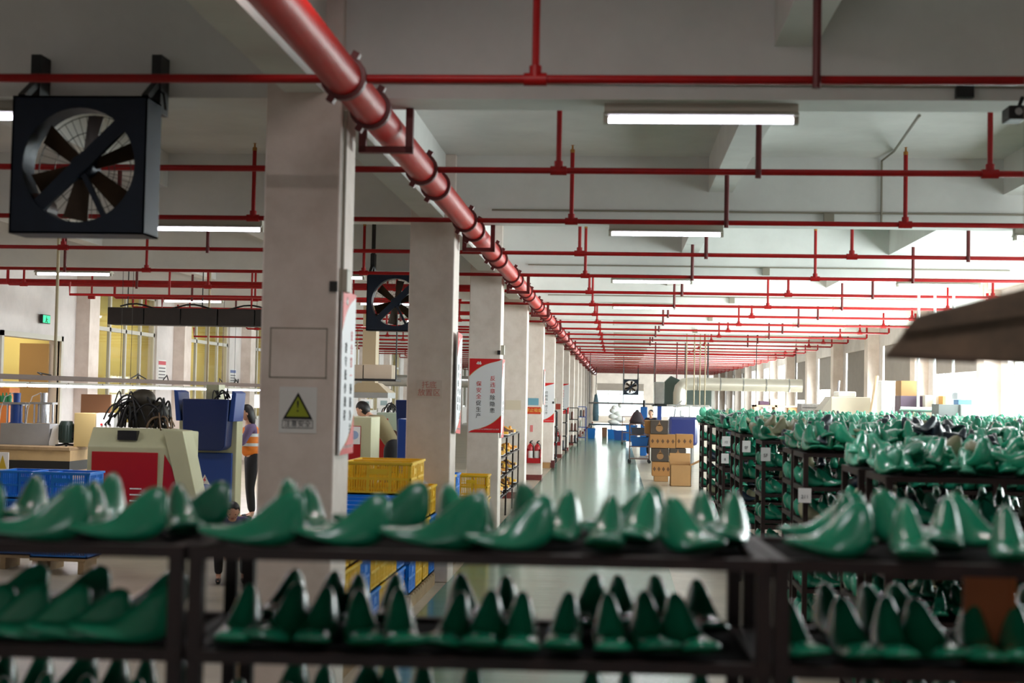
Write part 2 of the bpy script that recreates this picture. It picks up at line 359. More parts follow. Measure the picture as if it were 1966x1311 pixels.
# ------------------------------------------------------------------ fluorescent battens under the beams
LHM = MB().box(-.015, .015, -.03, .03, -.115, -.05).mesh('lamp_holder', FIX)
def batten(k, x, lit, label):
    o = thing('ceiling_or_fill_light', label, 'lamp', (x-.05, BAY0+S_*k+0.16, ZB), 0, 'fluorescent battens under the beams')
    h = MB(); h.box(-0.58, 0.58, -0.05, 0.05, -0.045, 0); h.prism([(-0.05, -0.045), (0.05, -0.045), (0.1, -0.075), (-0.1, -0.075)], -0.58, 0.58, 'yz')
    h.build('housing', FIX, o)
    place('lamp_holder', LHM, o, (-.57, 0, 0)); place('lamp_holder', LHM, o, (.57, 0, 0))
    MB().tube([(-0.56, 0, -0.095), (0.56, 0, -0.095)], 0.016, 8).build('tube', TUBE if lit else TUBEOFF, o, smooth=True)
names = {-8.05: 'far left', -4.25: 'left', 0.53: 'aisle', 4.6: 'right'}
for k in range(-1, 13):  # the first row is out of view, added as fill for the column fronts
    for x in (-8.05, -4.25, 0.53, 4.6):
        if k == 0 and x in (-8.05, 4.6): continue
        if k > 5 and x != 0.53: continue
        lit = k < 4 if x in (0.53, 4.6) else (k < 5)
        batten(k, x, lit, '%s fluorescent batten under the %s beam in the %s line of lights' % ('lit' if lit else 'unlit', ORD[k] if k >= 0 else 'unseen added-fill', names[x]))
        if lit and k < 5: area('tube_or_fill_light', (x, BAY0+S_*k+0.16, ZB-0.125), (0, 0, 0), 1.2, 0.04, 14 if k < 0 else 22, (0.97, 0.97, 1.0))
o = thing('ceiling_or_fill_light', 'added warm fill batten on the slab just ahead of the nearest column, above the frame', 'lamp', (-0.9, 5.6, ZS), 0)  # extra lamp added out of view to brighten the column and beam faces
MB().box(-.62, .62, -.05, .05, -.05, 0).build('housing', FIX, o); MB().tube([(-.6, 0, -.08), (.6, 0, -.08)], .018, 8).build('tube', TUBE, o, smooth=True)
area('tube_or_fill_light', (-0.9, 5.6, ZS-.11), (0, 0, 0), 1.2, .05, 21, (1.0, .88, .82))
# ------------------------------------------------------------------ conduits, camera, wiring on beams
CON = mat('conduit_paint', (140, 132, 118), 0.6)
o = MB().tube([(-1.6, 0, 0), (2.35, 0, -0.02), (2.6, 0, -0.1)], 0.012, 6).build('conduit', CON, None); o.location = (0, BAY0-0.02, ZB+0.1); tag(o, 'thin grey conduit clipped along the face of the nearest beam', 'conduit')
for k, xx in ((1, 0), (2, 0), (3, 0)):
    o = MB().tube([(-1.3, 0, 0), (5.5, 0, 0)], 0.01, 6).build('conduit', CON, None); o.location = (0, BAY0+S_*k-0.015, ZB+0.12); tag(o, 'thin pale conduit along the face of the %s beam' % ORD[k], 'conduit', 'conduits on the beams')
for k in range(0, 6):
    b = MB().box(-0.05, 0.05, -0.05, 0, -0.05, 0.05).build('junction_box', BLACK if k == 0 else CON, None); b.location = (2.1 if k else 2.0, BAY0+S_*k, ZB+0.06); tag(b, 'small junction box on the face of the %s beam right of the aisle' % ORD[k], 'box', 'junction boxes on beams')
o = MB().tube([tuple(P(1765, 222, 9.0)), (2.65, 13.8, ZS-0.015), (2.62, BAY0+S_-0.02, ZS-0.03), (2.62, BAY0+S_-0.02, ZB+0.02)], 0.012, 6).build('conduit', CON, None); tag(o, 'pale conduit slanting over the slab and down the second beam', 'conduit')
o = thing('security_camera', 'black security camera box at the right end of the nearest beam', 'camera', tuple(P(1945, 215, 8.3)))
MB().box(-0.05, 0.05, -0.1, 0.06, -0.06, 0.02).build('camera_body', BLACK, o, bevel=0.008); MB().tube([(0.03, 0, 0.02), (0.06, 0.02, 0.09)], 0.012).build('camera_arm', BLACK, o); MB().tube([(0, -0.12, -0.02), (0, -0.1, -0.02)], 0.022).build('lens', STEEL, o)
# ------------------------------------------------------------------ fans
def fan(label, loc, s=0.8, dp=0.25, side=1, hang=True):
    o = thing('exhaust_fan', label, 'fan', loc, 0, 'square exhaust fans hung from the ceiling')
    h = s/2; n = 40; R = h*0.83; f = MB(); vs_ = []; fs = []
    for j, y in enumerate((0, 0.02)):
        for i in range(n):
            a = 2*PI*i/n; c, sn = math.cos(a), math.sin(a); q = h/max(abs(c), abs(sn)); vs_ += [(R*c, y, R*sn), (q*c, y, q*sn)]
    for i in range(n):
        a, b = 2*i, 2*((i+1) % n); A, B = a+2*n, b+2*n
        fs += [(a, b, b+1, a+1), (A, A+1, B+1, B), (a, A, B, b)]
    f.add(vs_, fs)
    f.box(-h, -h+0.012, 0, dp, -h, h).box(h-0.012, h, 0, dp, -h, h).box(-h, h, 0, dp, h-0.012, h).box(-h, h, 0, dp, -h, -h+0.012)
    f.build('housing', FANB, o)
    r = MB(); v2 = []; f2 = []
    for i in range(n):
        a = 2*PI*i/n; v2 += [(R*math.cos(a), 0.0, R*math.sin(a)), (R*math.cos(a), dp*0.7, R*math.sin(a)), ((R+0.01)*math.cos(a), dp*0.7, (R+0.01)*math.sin(a))]
    for i in range(n):
        a, b = 3*i, 3*((i+1) % n); f2 += [(a, a+1, b+1, b), (a+1, a+2, b+2, b+1)]
    r.add(v2, f2).build('shroud', FANB, o, smooth=True)
    for i in range(6):
        a = 2*PI*i/6+0.35; b = MB()
        ca, sa = math.cos(a), math.sin(a)
        def pt(rr, w, y): return (rr*ca-w*sa, y, rr*sa+w*ca)
        w0, w1 = 0.035, 0.062
        vv = [pt(0.05, -w0, 0.09), pt(0.05, w0, 0.13), pt(R*0.93, w1, 0.155), pt(R*0.93, -w1, 0.08)]
        vv += [(x, y+0.006, z) for x, y, z in vv]
        b.add(vv, [(0, 1, 2, 3), (7, 6, 5, 4), (0, 4, 5, 1), (1, 5, 6, 2), (2, 6, 7, 3), (3, 7, 4, 0)]).build('blade', BLADE, o)
    MB().lathe([(0.07, 0.05), (0.075, 0.07), (0.075, 0.17), (0.05, 0.18)], 16, axis='y').build('hub', FANB, o, smooth=True)
    MB().bar((-h*0.9, 0.03, -h*0.9), (h*0.9, 0.03, h*0.9), 0.085, 0.035, up=(0, 1, 0)).build('brace', FANB, o)
    MB().bar((0.02, 0.045, -0.05), (h*0.45, 0.045, -h*0.9), 0.03, 0.03, up=(0, 1, 0)).build('strut', FANB, o)
    MB().lathe([(0.06, 0.04), (0.09, 0.05), (0.09, 0.2), (0.06, 0.22)], 14, (-h*0.7, 0, -h*0.62), 'y').build('motor', mat('motor_brown', (60, 34, 28), 0.5), o, smooth=True)
    g = MB()
    for i in range(44):
        a = 2*PI*i/44; g.tube([(0.1*math.cos(a), dp-0.02, 0.1*math.sin(a)), (R*math.cos(a), dp-0.02, R*math.sin(a))], 0.0022, 4, False)
    for q in (0.1, R*0.4, R*0.7, R*0.99):
        g.tube([(q*math.cos(2*PI*i/32), dp-0.02, q*math.sin(2*PI*i/32)) for i in range(33)], 0.003, 4, False)
    g.build('guard', WIRE, o)
    if hang:
        MB().bar((-h*.92, dp+.05, h+.25), (-h*.92, dp+.05, ZS-loc[2]), .05).bar((h*.92, dp+.05, h+.25), (h*.92, dp+.05, ZS-loc[2]), .05).build('ceiling_struts', BLACK, o) if loc[1] > 10 else None
        for sx in (-1, 1):
            x = sx*h*0.92
            b = MB().box(x-0.03, x+0.03, dp-0.02, dp+0.13, h-0.05, h+0.3).bar((x, 0.05, h), (x, dp+0.1, h+0.2), 0.04); b.build('hanger_bracket', BLACK, o)
        MB().tube([(h*0.8, 0.2, h), (h*0.9, 0.25, h+0.1), (h*1.05, 0.22, h+0.06), (h*1.1, 0.2, h-0.04)], 0.008, 6).build('cable', RUBBER, o)
    return o
c = P(150, 316, 7.95); fan('square blue-grey exhaust fan hanging upper left in front of the nearest beam', tuple(c), 0.81, 0.25)
fan('square blue-grey exhaust fan seen between the first and second columns', (c.x, 19.75, c.z), 0.82, 0.25)
fan('small distant exhaust fan high in front of the far windows', tuple(P(1211, 743, 76)), 0.84, 0.25)
# ------------------------------------------------------------------ shoe lasts
ST = [(0.0, .060, .104, .010, .007, 0), (.006, .030, .120, .024, .011, 0), (.022, .012, .130, .034, .013, 0), (.045, .003, .125, .040, .0135, .001), (.070, 0, .105, .043, .013, .002), (.095, .001, .082, .044, .014, .004),
      (.120, .004, .062, .044, .018, .005), (.145, .009, .051, .044, .023, .005), (.170, .015, .049, .045, .026, .004), (.195, .022, .050, .043, .025, 0), (.215, .030, .050, .034, .018, -.004), (.228, .037, .047, .018, .009, -.007)]
def last_mb(n=10, stations=ST, sx=1.0, mb=None, M=None, flip=1):
    mb = mb or MB(); vs_ = []
    for (x, zb, zt, wb, wt, dy) in stations:
        h = zt-zb
        if n == 10: sec = [(-wb*.5, zb), (0, zb-.001), (wb*.5, zb), (wb*.9, zb+h*.11), (wb, zb+h*.25), (wt+(wb-wt)*.55, zb+h*.62), (wt*.9, zt-.002), (-wt*.9, zt-.002), (-(wt+(wb-wt)*.55), zb+h*.62), (-wb, zb+h*.25), (-wb*.9, zb+h*.11)]
        else: sec = [(-wb*.85, zb), (wb*.85, zb), (wb, zb+h*.25), (wt, zt), (-wt, zt), (-wb, zb+h*.25)]
        for y, z in sec:
            v = Vector((x-0.114, (y+dy)*flip, z)); vs_.append(M @ v if M is not None else v)
    m = len(sec); fs = []
    for i in range(len(stations)-1):
        for k in range(m):
            q = (i*m+k, i*m+(k+1) % m, (i+1)*m+(k+1) % m, (i+1)*m+k); fs.append(q[::-1] if flip > 0 else q)
    e = (len(stations)-1)*m; a = tuple(range(m)); b = tuple(e+k for k in range(m))
    fs += [a if flip > 0 else a[::-1], b[::-1] if flip > 0 else b]
    return mb.add(vs_, fs)
LM = {}
for nm, mm in (('g', LASTG), ('b', LASTB), ('d', LASTD), ('o', LASTO), ('p', LASTP)):
    for fl_ in (1, -1):
        b = last_mb(flip=fl_); me = b.mesh('shoe_last', mm, 'all'); LM[nm, fl_] = me
LASTN = [0]
def shoe_last(loc, rot, label, group, kind='g', fl_=1, sc=1.0, sub=False):
    o = place('shoe_last', LM[kind, fl_], None, loc, rot, (sc, sc, sc)); tag(o, label, 'shoe last', group)
    if sub: md = o.modifiers.new('subdivision', 'SUBSURF'); md.levels = md.render_levels = 1
    LASTN[0] += 1; return o
# ------------------------------------------------------------------ racks
RWD, RDP = 1.33, 0.58
def rack_meshes(top, gap, n, w=RWD, dp=RDP, t=0.034):
    out = {}
    out['post'] = MB().box(0, t, 0, t, 0, top).mesh('post', RACK)
    out['rail'] = MB().box(0, w, 0, t, -.027, 0).mesh('rail', RACK)
    out['side'] = MB().box(0, t, t, dp-t, -t, 0).mesh('side_rail', RACK)
    out['board'] = MB().box(t, w-t, t, dp-t, -0.022, -0.010).mesh('shelf_board', SHELFB)
    return out
def rack(label, loc, rz=0.0, top=1.54, gap=0.236, n=6, w=RWD, dp=RDP, t=0.034, group='steel racks', meshes=None, boards=True):
    M_ = meshes or rack_meshes(top, gap, n, w, dp, t)
    o = thing('shoe_rack', label, 'rack', loc, rz, group)
    for x in (0, w-t):
        for y in (0, dp-t): place('post', M_['post'], o, (x, y, 0))
    for i in range(n):
        z = top-gap*i
        if z < 0.05: break
        place('rail', M_['rail'], o, (0, -0.001, z+0.001)); place('rail', M_['rail'], o, (0, dp-t+0.001, z+0.001))
        place('side_rail', M_['side'], o, (-0.001, 0, z+0.001)); place('side_rail', M_['side'], o, (w-t+0.001, 0, z+0.001))
        if boards: place('shelf_board', M_['board'], o, (0, 0, z))
    return o
RMS = rack_meshes(1.54, 0.236, 6)
# nearest racks, turned two degrees
RZ = math.radians(2.2); ux = Vector((math.cos(RZ), math.sin(RZ), 0)); uy = Vector((-math.sin(RZ), math.cos(RZ), 0))
pB = G(362, 1050, 1.54); pB.z = 0
RA = [('left', pB-ux*(RWD+0.012)), ('middle', pB), ('right', pB+ux*(RWD+0.006))]
for nm, p in RA: rack('dark steel shoe rack across the foreground, %s of the three nearest' % nm, tuple(p), RZ, meshes=RMS, group='nearest racks')
rnd = random.Random(11)
def near_last(p, u, v, z, yaw, lab, fl_, tilt=(0, 0), sc=1.08):
    q = p+ux*u+uy*v; shoe_last((q.x, q.y, z), (tilt[0], tilt[1], RZ+yaw), lab, 'shoe lasts on the nearest racks', 'g', fl_, sc*rnd.uniform(.96, 1.06), sub=True)
SH = ['top', 'second', 'third', 'fourth']
for ri, (nm, p) in enumerate(RA):
    for s in range(3):
        z = 1.54-0.236*s-0.004
        us = [0.13+0.205*i for i in range(6)] if s == 0 else [0.085+0.098*i for i in range(12)]
        for row in (0, 1, 2) if s == 0 else (0, 1):
            cnt = 0
            for i, u in enumerate(us):
                u = u+rnd.uniform(-.015, .015)+(0.05 if row == 1 else 0)
                if row == 2: u += .1
                if ri == 0 and u < RWD-0.66: continue           # outside the frame
                if ri == 2 and u > 0.84: continue
                if s == 0:    # lasts lie across, toe to the left; to the right more of them face the camera
                    q_ = ri*RWD+u
                    yaw = PI+rnd.uniform(.05, .45) if q_ < 1.9 else rnd.choice([-PI/2-.1, PI+.6, -PI/2+.4, PI+.35, -PI/2-.5])
                    if row == 1: yaw = rnd.choice([-PI/2, -PI/2+.5, PI+.3])
                    if row == 2: yaw = rnd.choice([-PI/2, -PI/2+.4, -PI/2-.3]); 
                    v = (0.085, 0.42, .26)[row]+rnd.uniform(-.02, .02); zz = z
                    if row == 2 and rnd.random() < .25: continue
                else:
                    yaw = -PI/2+rnd.uniform(-.3, .3); v = (0.098 if row == 0 else 0.42)+rnd.uniform(-.015, .02); zz = z
                    if row == 1 and rnd.random() < .3: continue
                    if ri == 0 and s == 1:
                        yaw = PI+.3
                        if i % 2 and row: continue
                fl_ = 1 if i % 2 else -1
                cnt += 1
                near_last(p, u, v, zz, yaw, 'green shoe last, %s from left in the %s row, %s shelf, %s near rack' % (ORD[cnt-1], ('front', 'back', 'middle')[row], SH[s], nm), fl_, (rnd.uniform(-.05, .05), rnd.uniform(-.04, .04)))
# loose board in front of the nearest right rack
q = G(1845, 1100, 1.50); o = thing('wooden_board', 'orange-brown wooden board standing upright in the nearest right rack', 'board', (q.x, q.y-0.01, 0), RZ)
MB().box(0, 0.112, -0.02, 0.002, 0.4, 1.50).build('board', mat('orange_wood', (150, 74, 22), 0.55, var=0.2, scale=6), o, bevel=0.003)
MB().box(0.112, 0.12, -0.022, 0.002, 0.4, 1.50).build('edge_strip', mat('edge_orange', (176, 90, 30), 0.5), o)
# ------------------------------------------------------------------ rack rows right of the aisle
ROWS = [7.05, 7.72, 9.95, 10.62, 12.75, 15.0, 15.62, 17.4, 18.05, 19.8, 21.6]
RN = ORD
heap = MB(); rnd = random.Random(5)
SX0 = 1.31
def reach(y): return 0.29*(y+RDP)+0.1
NI = [0]
for r, y in enumerate(ROWS):
    x = SX0 if r else 1.33; c_ = 0
    while x < reach(y)-0.05 and x < 6.3:
        rack('dark steel shoe rack, %s row behind the foreground, %s rack from the aisle' % (RN[r], RN[c_]), (x, y, 0), meshes=RMS, group='rows of racks right of the aisle', boards=True)
        # lasts inside: rows of them on every shelf
        for s in range(1, 6):
            z = 1.54-0.236*s
            if z < 0.2 and r > 1: continue
            for v in ((0.15, 0.42) if r < 6 else (0.15,)):
                u = 0.07
                while u < RWD-0.05:
                    wx = x+u
                    if wx < reach(y):
                        M = Matrix.Translation((wx, y+v+rnd.uniform(-.03, .03), z)) @ Matrix.Rotation(-PI/2+rnd.uniform(-.4, .4)+(PI if rnd.random() < .3 else 0), 4, 'Z')
                        if c_ == 0 and u < 0.2 : M = Matrix.Translation((wx+.03, y+v, z)) @ Matrix.Rotation(rnd.uniform(-.5, .5), 4, 'Z')
                        near = y < 8.5
                        if rnd.random() < (0.9 if r % 2 == 0 else .75):
                            heap.mi = 0 if rnd.random() < .8 else rnd.choice([1, 2, 3]); last_mb(6, ST[::2]+[ST[-1]], mb=heap, M=M, flip=rnd.choice([1, -1]))
                    u += rnd.uniform(0.085, 0.13)
        x += RWD+0.02; c_ += 1
    # the heap on top: individuals in the nearest rows, the others in one mesh
    xm = min(reach(y), 6.3)
    lay = [(0.0, 1.0), (0.05, 0.85 if r > 1 else .45)] + ([(0.085, 0.45)] if r > 1 else [])
    for li, (dz, dens) in enumerate(lay):
        v = 0.13
        while v < RDP:
            u = 0.06
            while x and (SX0+u) < xm:
                if rnd.random() < dens:
                    wx = SX0+u; wy = y+v+rnd.uniform(-.03, .03); yaw = rnd.choice([-PI/2+rnd.uniform(-.5, .5), rnd.uniform(0, 2*PI)])
                    tx, ty = rnd.uniform(-.35, .35)*(1 if li else .5), rnd.uniform(-.35, .35)*(1 if li else .4)
                    if li == 0 and r < 4 and v < .2: yaw = -PI/2+rnd.uniform(-.5, .5); tx *= .4; ty *= .4
                    roll = PI if (li and rnd.random() < 0.12) else 0
                    col_ = rnd.random(); kd = 'g' if col_ < .70 else 'p' if col_ < .87 else 'd' if col_ < .95 else 'o'
                    if r in (2, 3) and 2.15 < wx < 2.6 and li: kd = 'd'
                    if r in (4,) and wx < 1.7: kd = rnd.choice('goo')
                    zz = 1.54+dz+rnd.uniform(0, .02)+(0.11 if roll else 0)+(0.05 if kd == 'd' and r in (2, 3) and li == 2 else 0)
                    fl_ = rnd.choice([1, -1])
                    if r < 4 and LASTN[0] < 300 and li < 2 and (r < 2 or li == 1 or True):
                        k_ = {'g': 'green', 'p': 'pale green', 'd': 'dark blue-grey', 'o': 'beige'}[kd]
                        shoe_last((wx, wy, zz), (roll+tx, ty, yaw), '%s shoe last heaped on top of the %s rack row right of the aisle' % (k_, RN[r]), '%s shoe lasts on top of the %s rack row' % (k_, RN[r]), 'b' if kd == 'g' else kd, fl_)
                    else:
                        heap.mi = {'g': 0, 'p': 1, 'd': 2, 'o': 3}[kd]
                        M = Matrix.Translation((wx, wy, zz)) @ Matrix.Rotation(yaw, 4, 'Z') @ Matrix.Rotation(ty, 4, 'Y') @ Matrix.Rotation(roll+tx, 4, 'X')
                        last_mb(6 if r > 3 else 10, ST if r < 6 else ST[::2]+[ST[-1]], mb=heap, M=M, flip=fl_)
                u += rnd.uniform(0.075, 0.12)
            v += 0.15
o = heap.build('shoe_lasts', [LASTB, LASTP, LASTD, LASTO], None, smooth='all'); tag(o, 'the many other green shoe lasts stored in and heaped on the right-hand racks', 'shoe last', None, 'stuff')
# paper labels on the rack fronts
for i, (px, py, D, w, h, t_) in enumerate([(1394, 847, 17.35, .1, .12, '12'), (1392, 880, 17.35, .09, .12, '8'), (1394, 986, 17.35, .09, .13, '8'), (1433, 857, 14.95, .085, .12, 'SF'), (1470, 872, 12.7, .085, .12, '5F'), (1545, 951, 9.9, .088, .1, '211')]):
    q = P(px, py, D); o = thing('paper_label', 'white paper label on a rack front, %s' % ['furthest, highest', 'furthest, middle', 'furthest, lowest', 'second furthest rack', 'third furthest rack', 'nearest and widest'][i], 'label', tuple(q))
    MB().box(-w/2, w/2, -0.004, 0, -h/2, h/2).build('sheet', PAPER, o); text(t_, h*0.35, mat('print_grey', (70, 66, 70), 0.7), o, (0, -0.006, -h*.1))
# ------------------------------------------------------------------ crates on pallets beside the columns
def crate_mesh(w, d, h, m, lattice=True):
    b = MB(); t = 0.012
    b.box(0, w, 0, d, 0, 0.015)
    for z, hh in ((0, .03), (h*0.45, .02), (h-0.03, .03)):
        b.box(0, w, 0, t, z, z+hh).box(0, w, d-t, d, z, z+hh).box(0, t, 0, d, z, z+hh).box(w-t, w, 0, d, z, z+hh)
    b.box(-.012, w+.012, -.012, .0, h-.02, h).box(-.012, w+.012, d, d+.012, h-.02, h).box(-.012, 0, 0, d, h-.02, h).box(w, w+.012, 0, d, h-.02, h)
    n = int(w/0.022)
    for i in range(n+1):
        x = (w-0.009)*i/n; wd = .03 if i % 9 == 0 else .009
        b.box(min(x, w-wd), min(x, w-wd)+wd, 0.002, t-.002, .02, h-.02).box(min(x, w-wd), min(x, w-wd)+wd, d-t+.002, d-.002, .02, h-.02)
    n = int(d/0.022)
    for i in range(n+1):
        y = (d-0.009)*i/n; wd = .03 if i % 9 == 0 else .009
        b.box(0.002, t-.002, min(y, d-wd), min(y, d-wd)+wd, .02, h-.02).box(w-t+.002, w-.002, min(y, d-wd), min(y, d-wd)+wd, .02, h-.02)
    for z in (h*.2, h*.7): b.box(0, w, .003, t-.003, z, z+.006).box(w-t+.003, w-.003, 0, d, z, z+.006)
    b.box(w*.35, w*.65, -0.004, t, h*.62, h*.62+.05).box(w-t, w+.004, d*.35, d*.65, h*.62, h*.62+.05)
    return b.mesh('crate', m)
def crate_inner(w, d, h): return MB().box(.02, w-.02, .02, d-.02, .016, h*.45)
CM = {'b': crate_mesh(.6, .4, .29, BLUEC), 'y': crate_mesh(.6, .4, .29, YELC), 'sb': crate_mesh(.4, .4, .29, BLUEC), 'sy': crate_mesh(.4, .4, .29, YELC)}
CN = {'b': 'blue', 'y': 'yellow'}
def stack(x, y, seq, where, z0=0.125, rz=0.0, small=False, place_words=None):
    n = len(seq)
    for i, c_ in enumerate(seq):
        lv = 'bottom' if i == 0 else 'top' if i == n-1 else 'lower middle' if i == 1 and n > 3 else 'middle' if n == 3 else 'upper middle'
        o = place('plastic_crate', CM[('s' if small else '')+c_], None, (x, y, z0+0.292*i), (0, 0, rz)); tag(o, '%s latticed plastic crate, %s of the %s' % (CN[c_], lv, where), 'crate', 'plastic crates by the columns')
        # its contents
        if c_ == 'y' and i == n-1:
            w = MB()
            for k in range(6): w.ball((.1+.08*k, .2+.05*(k % 2), .1), .06, .12, .07, 8, 6)
def pallet(x, y, w, d, lab):
    o = thing('wooden_pallet', lab, 'pallet', (x, y, 0))
    for i in range(int(d/0.14)): MB().box(0, w, i*0.14, i*0.14+0.1, 0.1, 0.12).build('plank', WOOD, o)
    for xx in (0, w/2-.04, w-.08): MB().box(xx, xx+.08, 0, d-.04, 0, 0.1).build('runner', WOOD, o)
pallet(-2.46, 9.1, .68, 3.25, 'long worn wooden pallet under the crates between the first two columns')
pallet(-2.46, 12.4, .68, 1.7, 'worn wooden pallet under the crates just before the second column')
pallet(-2.46, 15.0, .68, 2.6, 'worn wooden pallet under the crates behind the second column')
seqs = [(9.15, 'yyy'), (9.58, 'yyy'), (10.0, 'bbb'), (10.43, 'byb'), (10.85, 'yyb'), (11.27, 'yyb'), (11.7, 'bbb'), (12.4, 'bbby'), (12.83, 'yyyy'), (13.3, 'yyy'), (13.75, 'bby'), (15.05, 'yyy'), (15.5, 'bby'), (15.95, 'yyb')]
for i, (y, s) in enumerate(seqs): stack(-2.4, y, s, '%s stack from the nearest column' % ORD[i])
stack(-2.0, 17.7, 'yyy', 'stack in front of the third column', small=True, z0=0.02)
# ------------------------------------------------------------------ signs on the columns
YC = [BAY0+S_*k-0.07 for k in range(0, 17)]
def front_panel(name, label, cat, px0, py0, px1, py1, k, m=PAPER, th=0.004):
    a = P(px0, py0, YC[k]-th); b = P(px1, py1, YC[k]-th); o = thing(name, label, cat, ((a.x+b.x)/2, YC[k]-0.001, (a.z+b.z)/2)); w = abs(b.x-a.x); h = abs(a.z-b.z)
    MB().box(-w/2, w/2, -th, 0, -h/2, h/2).build('panel', m, o); return o, w, h
PRK = mat('print_black', (22, 20, 22), 0.7); PRR = mat('print_red', (205, 20, 30), 0.6); SIGNY = mat('sign_yellow_green', (150, 160, 30), 0.6); BRED = mat('banner_red', (208, 12, 20), 0.45); GOLD = mat('banner_gold', (206, 180, 110), 0.5)
o, w, h = front_panel('warning_sign', 'white warning sign with black triangle and exclamation mark on the nearest column', 'sign', 537, 742, 607, 832, 0)
def tri(s, y0, y1, cz, m, nm):
    b = MB().prism([(-s/2, cz-s*.44), (s/2, cz-s*.44), (0, cz+s*.44)], y0, y1); b.build(nm, m, o)
tri(w*.80, -.0055, -.004, h*.09, PRK, 'triangle_border'); tri(w*.60, -.0065, -.0055, h*.075, SIGNY, 'triangle_field')
text('!', h*.36, PRK, o, (0, -.0075, h*.07))
b = MB().box(-w*.41, w*.41, -.005, -.004, -h*.40, -h*.385).box(-w*.41, w*.41, -.005, -.004, -h*.235, -h*.22).box(-w*.41, -w*.395, -.005, -.004, -h*.4, -h*.22).box(w*.395, w*.41, -.005, -.004, -h*.4, -h*.22); b.build('caption_frame', PRK, o)
text('注意安全', h*.15, PRK, o, (0, -.0055, -h*.31))
o2, w, h = front_panel('whitewashed_patch', 'faint square outline of a removed notice above the warning sign', 'notice', 519, 628, 627, 727, 0, COLM, 0.0015)
fr = MB(); fr.box(-w/2, w/2, -.003, -.0015, -h/2, -h/2+.008).box(-w/2, w/2, -.003, -.0015, h/2-.008, h/2).box(-w/2, -w/2+.008, -.003, -.0015, -h/2, h/2).box(w/2-.008, w/2, -.003, -.0015, -h/2, h/2); fr.build('glue_line', mat('old_glue', (150, 140, 128), 0.8), o2)
o, w, h = front_panel('wall_notice', 'faded pink characters painted on a pale patch of the second column', 'notice', 800, 729, 848, 765, 1, mat('faded_patch', (214, 200, 190), .8), 0.002)
PK = mat('faded_pink', (200, 120, 112), .8); text('托底\n放置区', h*.42, PK, o, (0, -.003, 0))
def banner(label, loc, w, h, rz, cols, slogan_small=True):
    """vertical safety banner: grey panel, red swooshes, emblem, columns of characters"""
    o = thing('safety_banner', label, 'banner', loc, rz)
    MB().box(-w/2, w/2, -.012, 0, -h/2, h/2).build('panel', mat('banner_white', (226, 224, 228), 0.5), o)
    def sw(flip, m, y0, y1, g):
        pts = [(-w/2, h/2), (w/2, h/2)]
        for i in range(1, 13):
            t = i/12; x = w/2-w*t; z = h/2-(h*.235+g)*(t**0.5*0.35+t**3*.65) if t < 1 else h/2-h*.235-g
            pts.append((x, z))
        if flip: pts = [(-x, -z) for x, z in pts]
        MB().prism(pts, y0, y1).build('red_swoosh' if m is BRED else 'gold_edge', m, o)
    for fl_ in (0, 1): sw(fl_, GOLD, -.0135, -.012, h*.012); sw(fl_, BRED, -.015, -.0135, 0)
    e = MB()
    for dx, s_ in ((-.012, 1), (.018, 1.15)): e.prism([(-w*.27+dx, h*.43), (-w*.20+dx, h*.418), (-w*.17+dx, h*.43*1.0), (-w*.21+dx, h*.465*s_ if s_ == 1 else h*.468)], -.017, -.015)
    e.build('emblem', PAPER, o)
    for x, z, st, red in cols:
        n = len(st); cs = w*.165
        for i, ch in enumerate(st): text(ch, cs, BRED if i < red else PRK, o, (x*w, -.0138, z*h-i*cs*1.18), name='character')
    text('安全生产人人有责安全生产人人有责', w*.045, PAPER, o, (w*.08, -.0165, -h*.455))
    return o
a = P(902, 688, YC[2]); b = P(962, 831, YC[2]); w3 = b.x-a.x; h3 = a.z-b.z
banner('red and white safety banner with vertical characters on the front of the third column', ((a.x+b.x)/2, YC[2]-.002, (a.z+b.z)/2), w3, h3, 0, [(.22, .23, '反违章除隐患', 3), (-.2, .155, '保安全促生产', 3)])
a = P(1047, 735, YC[5]); 
banner('smaller safety banner on the front of the sixth column', (-1.9, YC[5]-.002, a.z-h3/2), w3, h3, 0, [(.05, .25, '控制每一道工序', 0)])
banner('narrow safety banner on the front of the eighth column', (-1.9, YC[7]-.002, a.z-h3/2+.1), w3, h3, 0, [(.05, .25, '质量是企业生命', 3)])
# banners seen edge-on on the aisle faces
for k, (pz0, pz1), extra in ((0, (562, 872), 'nearest'), (1, (640, 832), 'second'), (2, (690, 840), 'third'), (4, (708, 775), 'fifth')):
    D = YC[k]+.23; z0 = P(683, pz0, D).z if k == 0 else P(883, pz0, D).z if k == 1 else P(965, pz0, D).z; z1 = P(683, pz1, D).z if k == 0 else P(883, pz1, D).z if k == 1 else P(965, pz1, D).z
    bo = banner('red and white safety banner on the aisle face of the %s column' % extra, (-1.655 if k != 1 else -1.635, D+.02, (z0+z1)/2), .42, z0-z1, PI/2, [(.22, .23, '安全第一预防为主', 4), (-.2, .15, '遵守操作规程', 0)])
    if k == 1: bo.rotation_euler = (math.radians(0), math.radians(2.5), PI/2)
def small_panel(name, lab, cat, px0, py0, px1, py1, k, m): return front_panel(name, lab, cat, px0, py0, px1, py1, k, m)
small_panel('notice_sheet', 'blue notice sheet on the fifth column above the orange one', 'notice', 1014, 764, 1034, 778, 4, mat('notice_blue', (110, 160, 180), .6))
o, w, h = small_panel('no_smoking_sign', 'orange-red no smoking sign on the fifth column', 'sign', 1012, 781, 1038, 795, 4, mat('sign_orange', (205, 60, 20), .6)); text('禁止吸烟', h*.6, mat('sign_print', (225, 190, 90), .6), o, (0, -.006, 0))
small_panel('red_marker', 'small pale red arrow marker above the fire extinguishers', 'marker', 1018, 816, 1023, 829, 4, mat('pale_red', (216, 120, 120), .7))
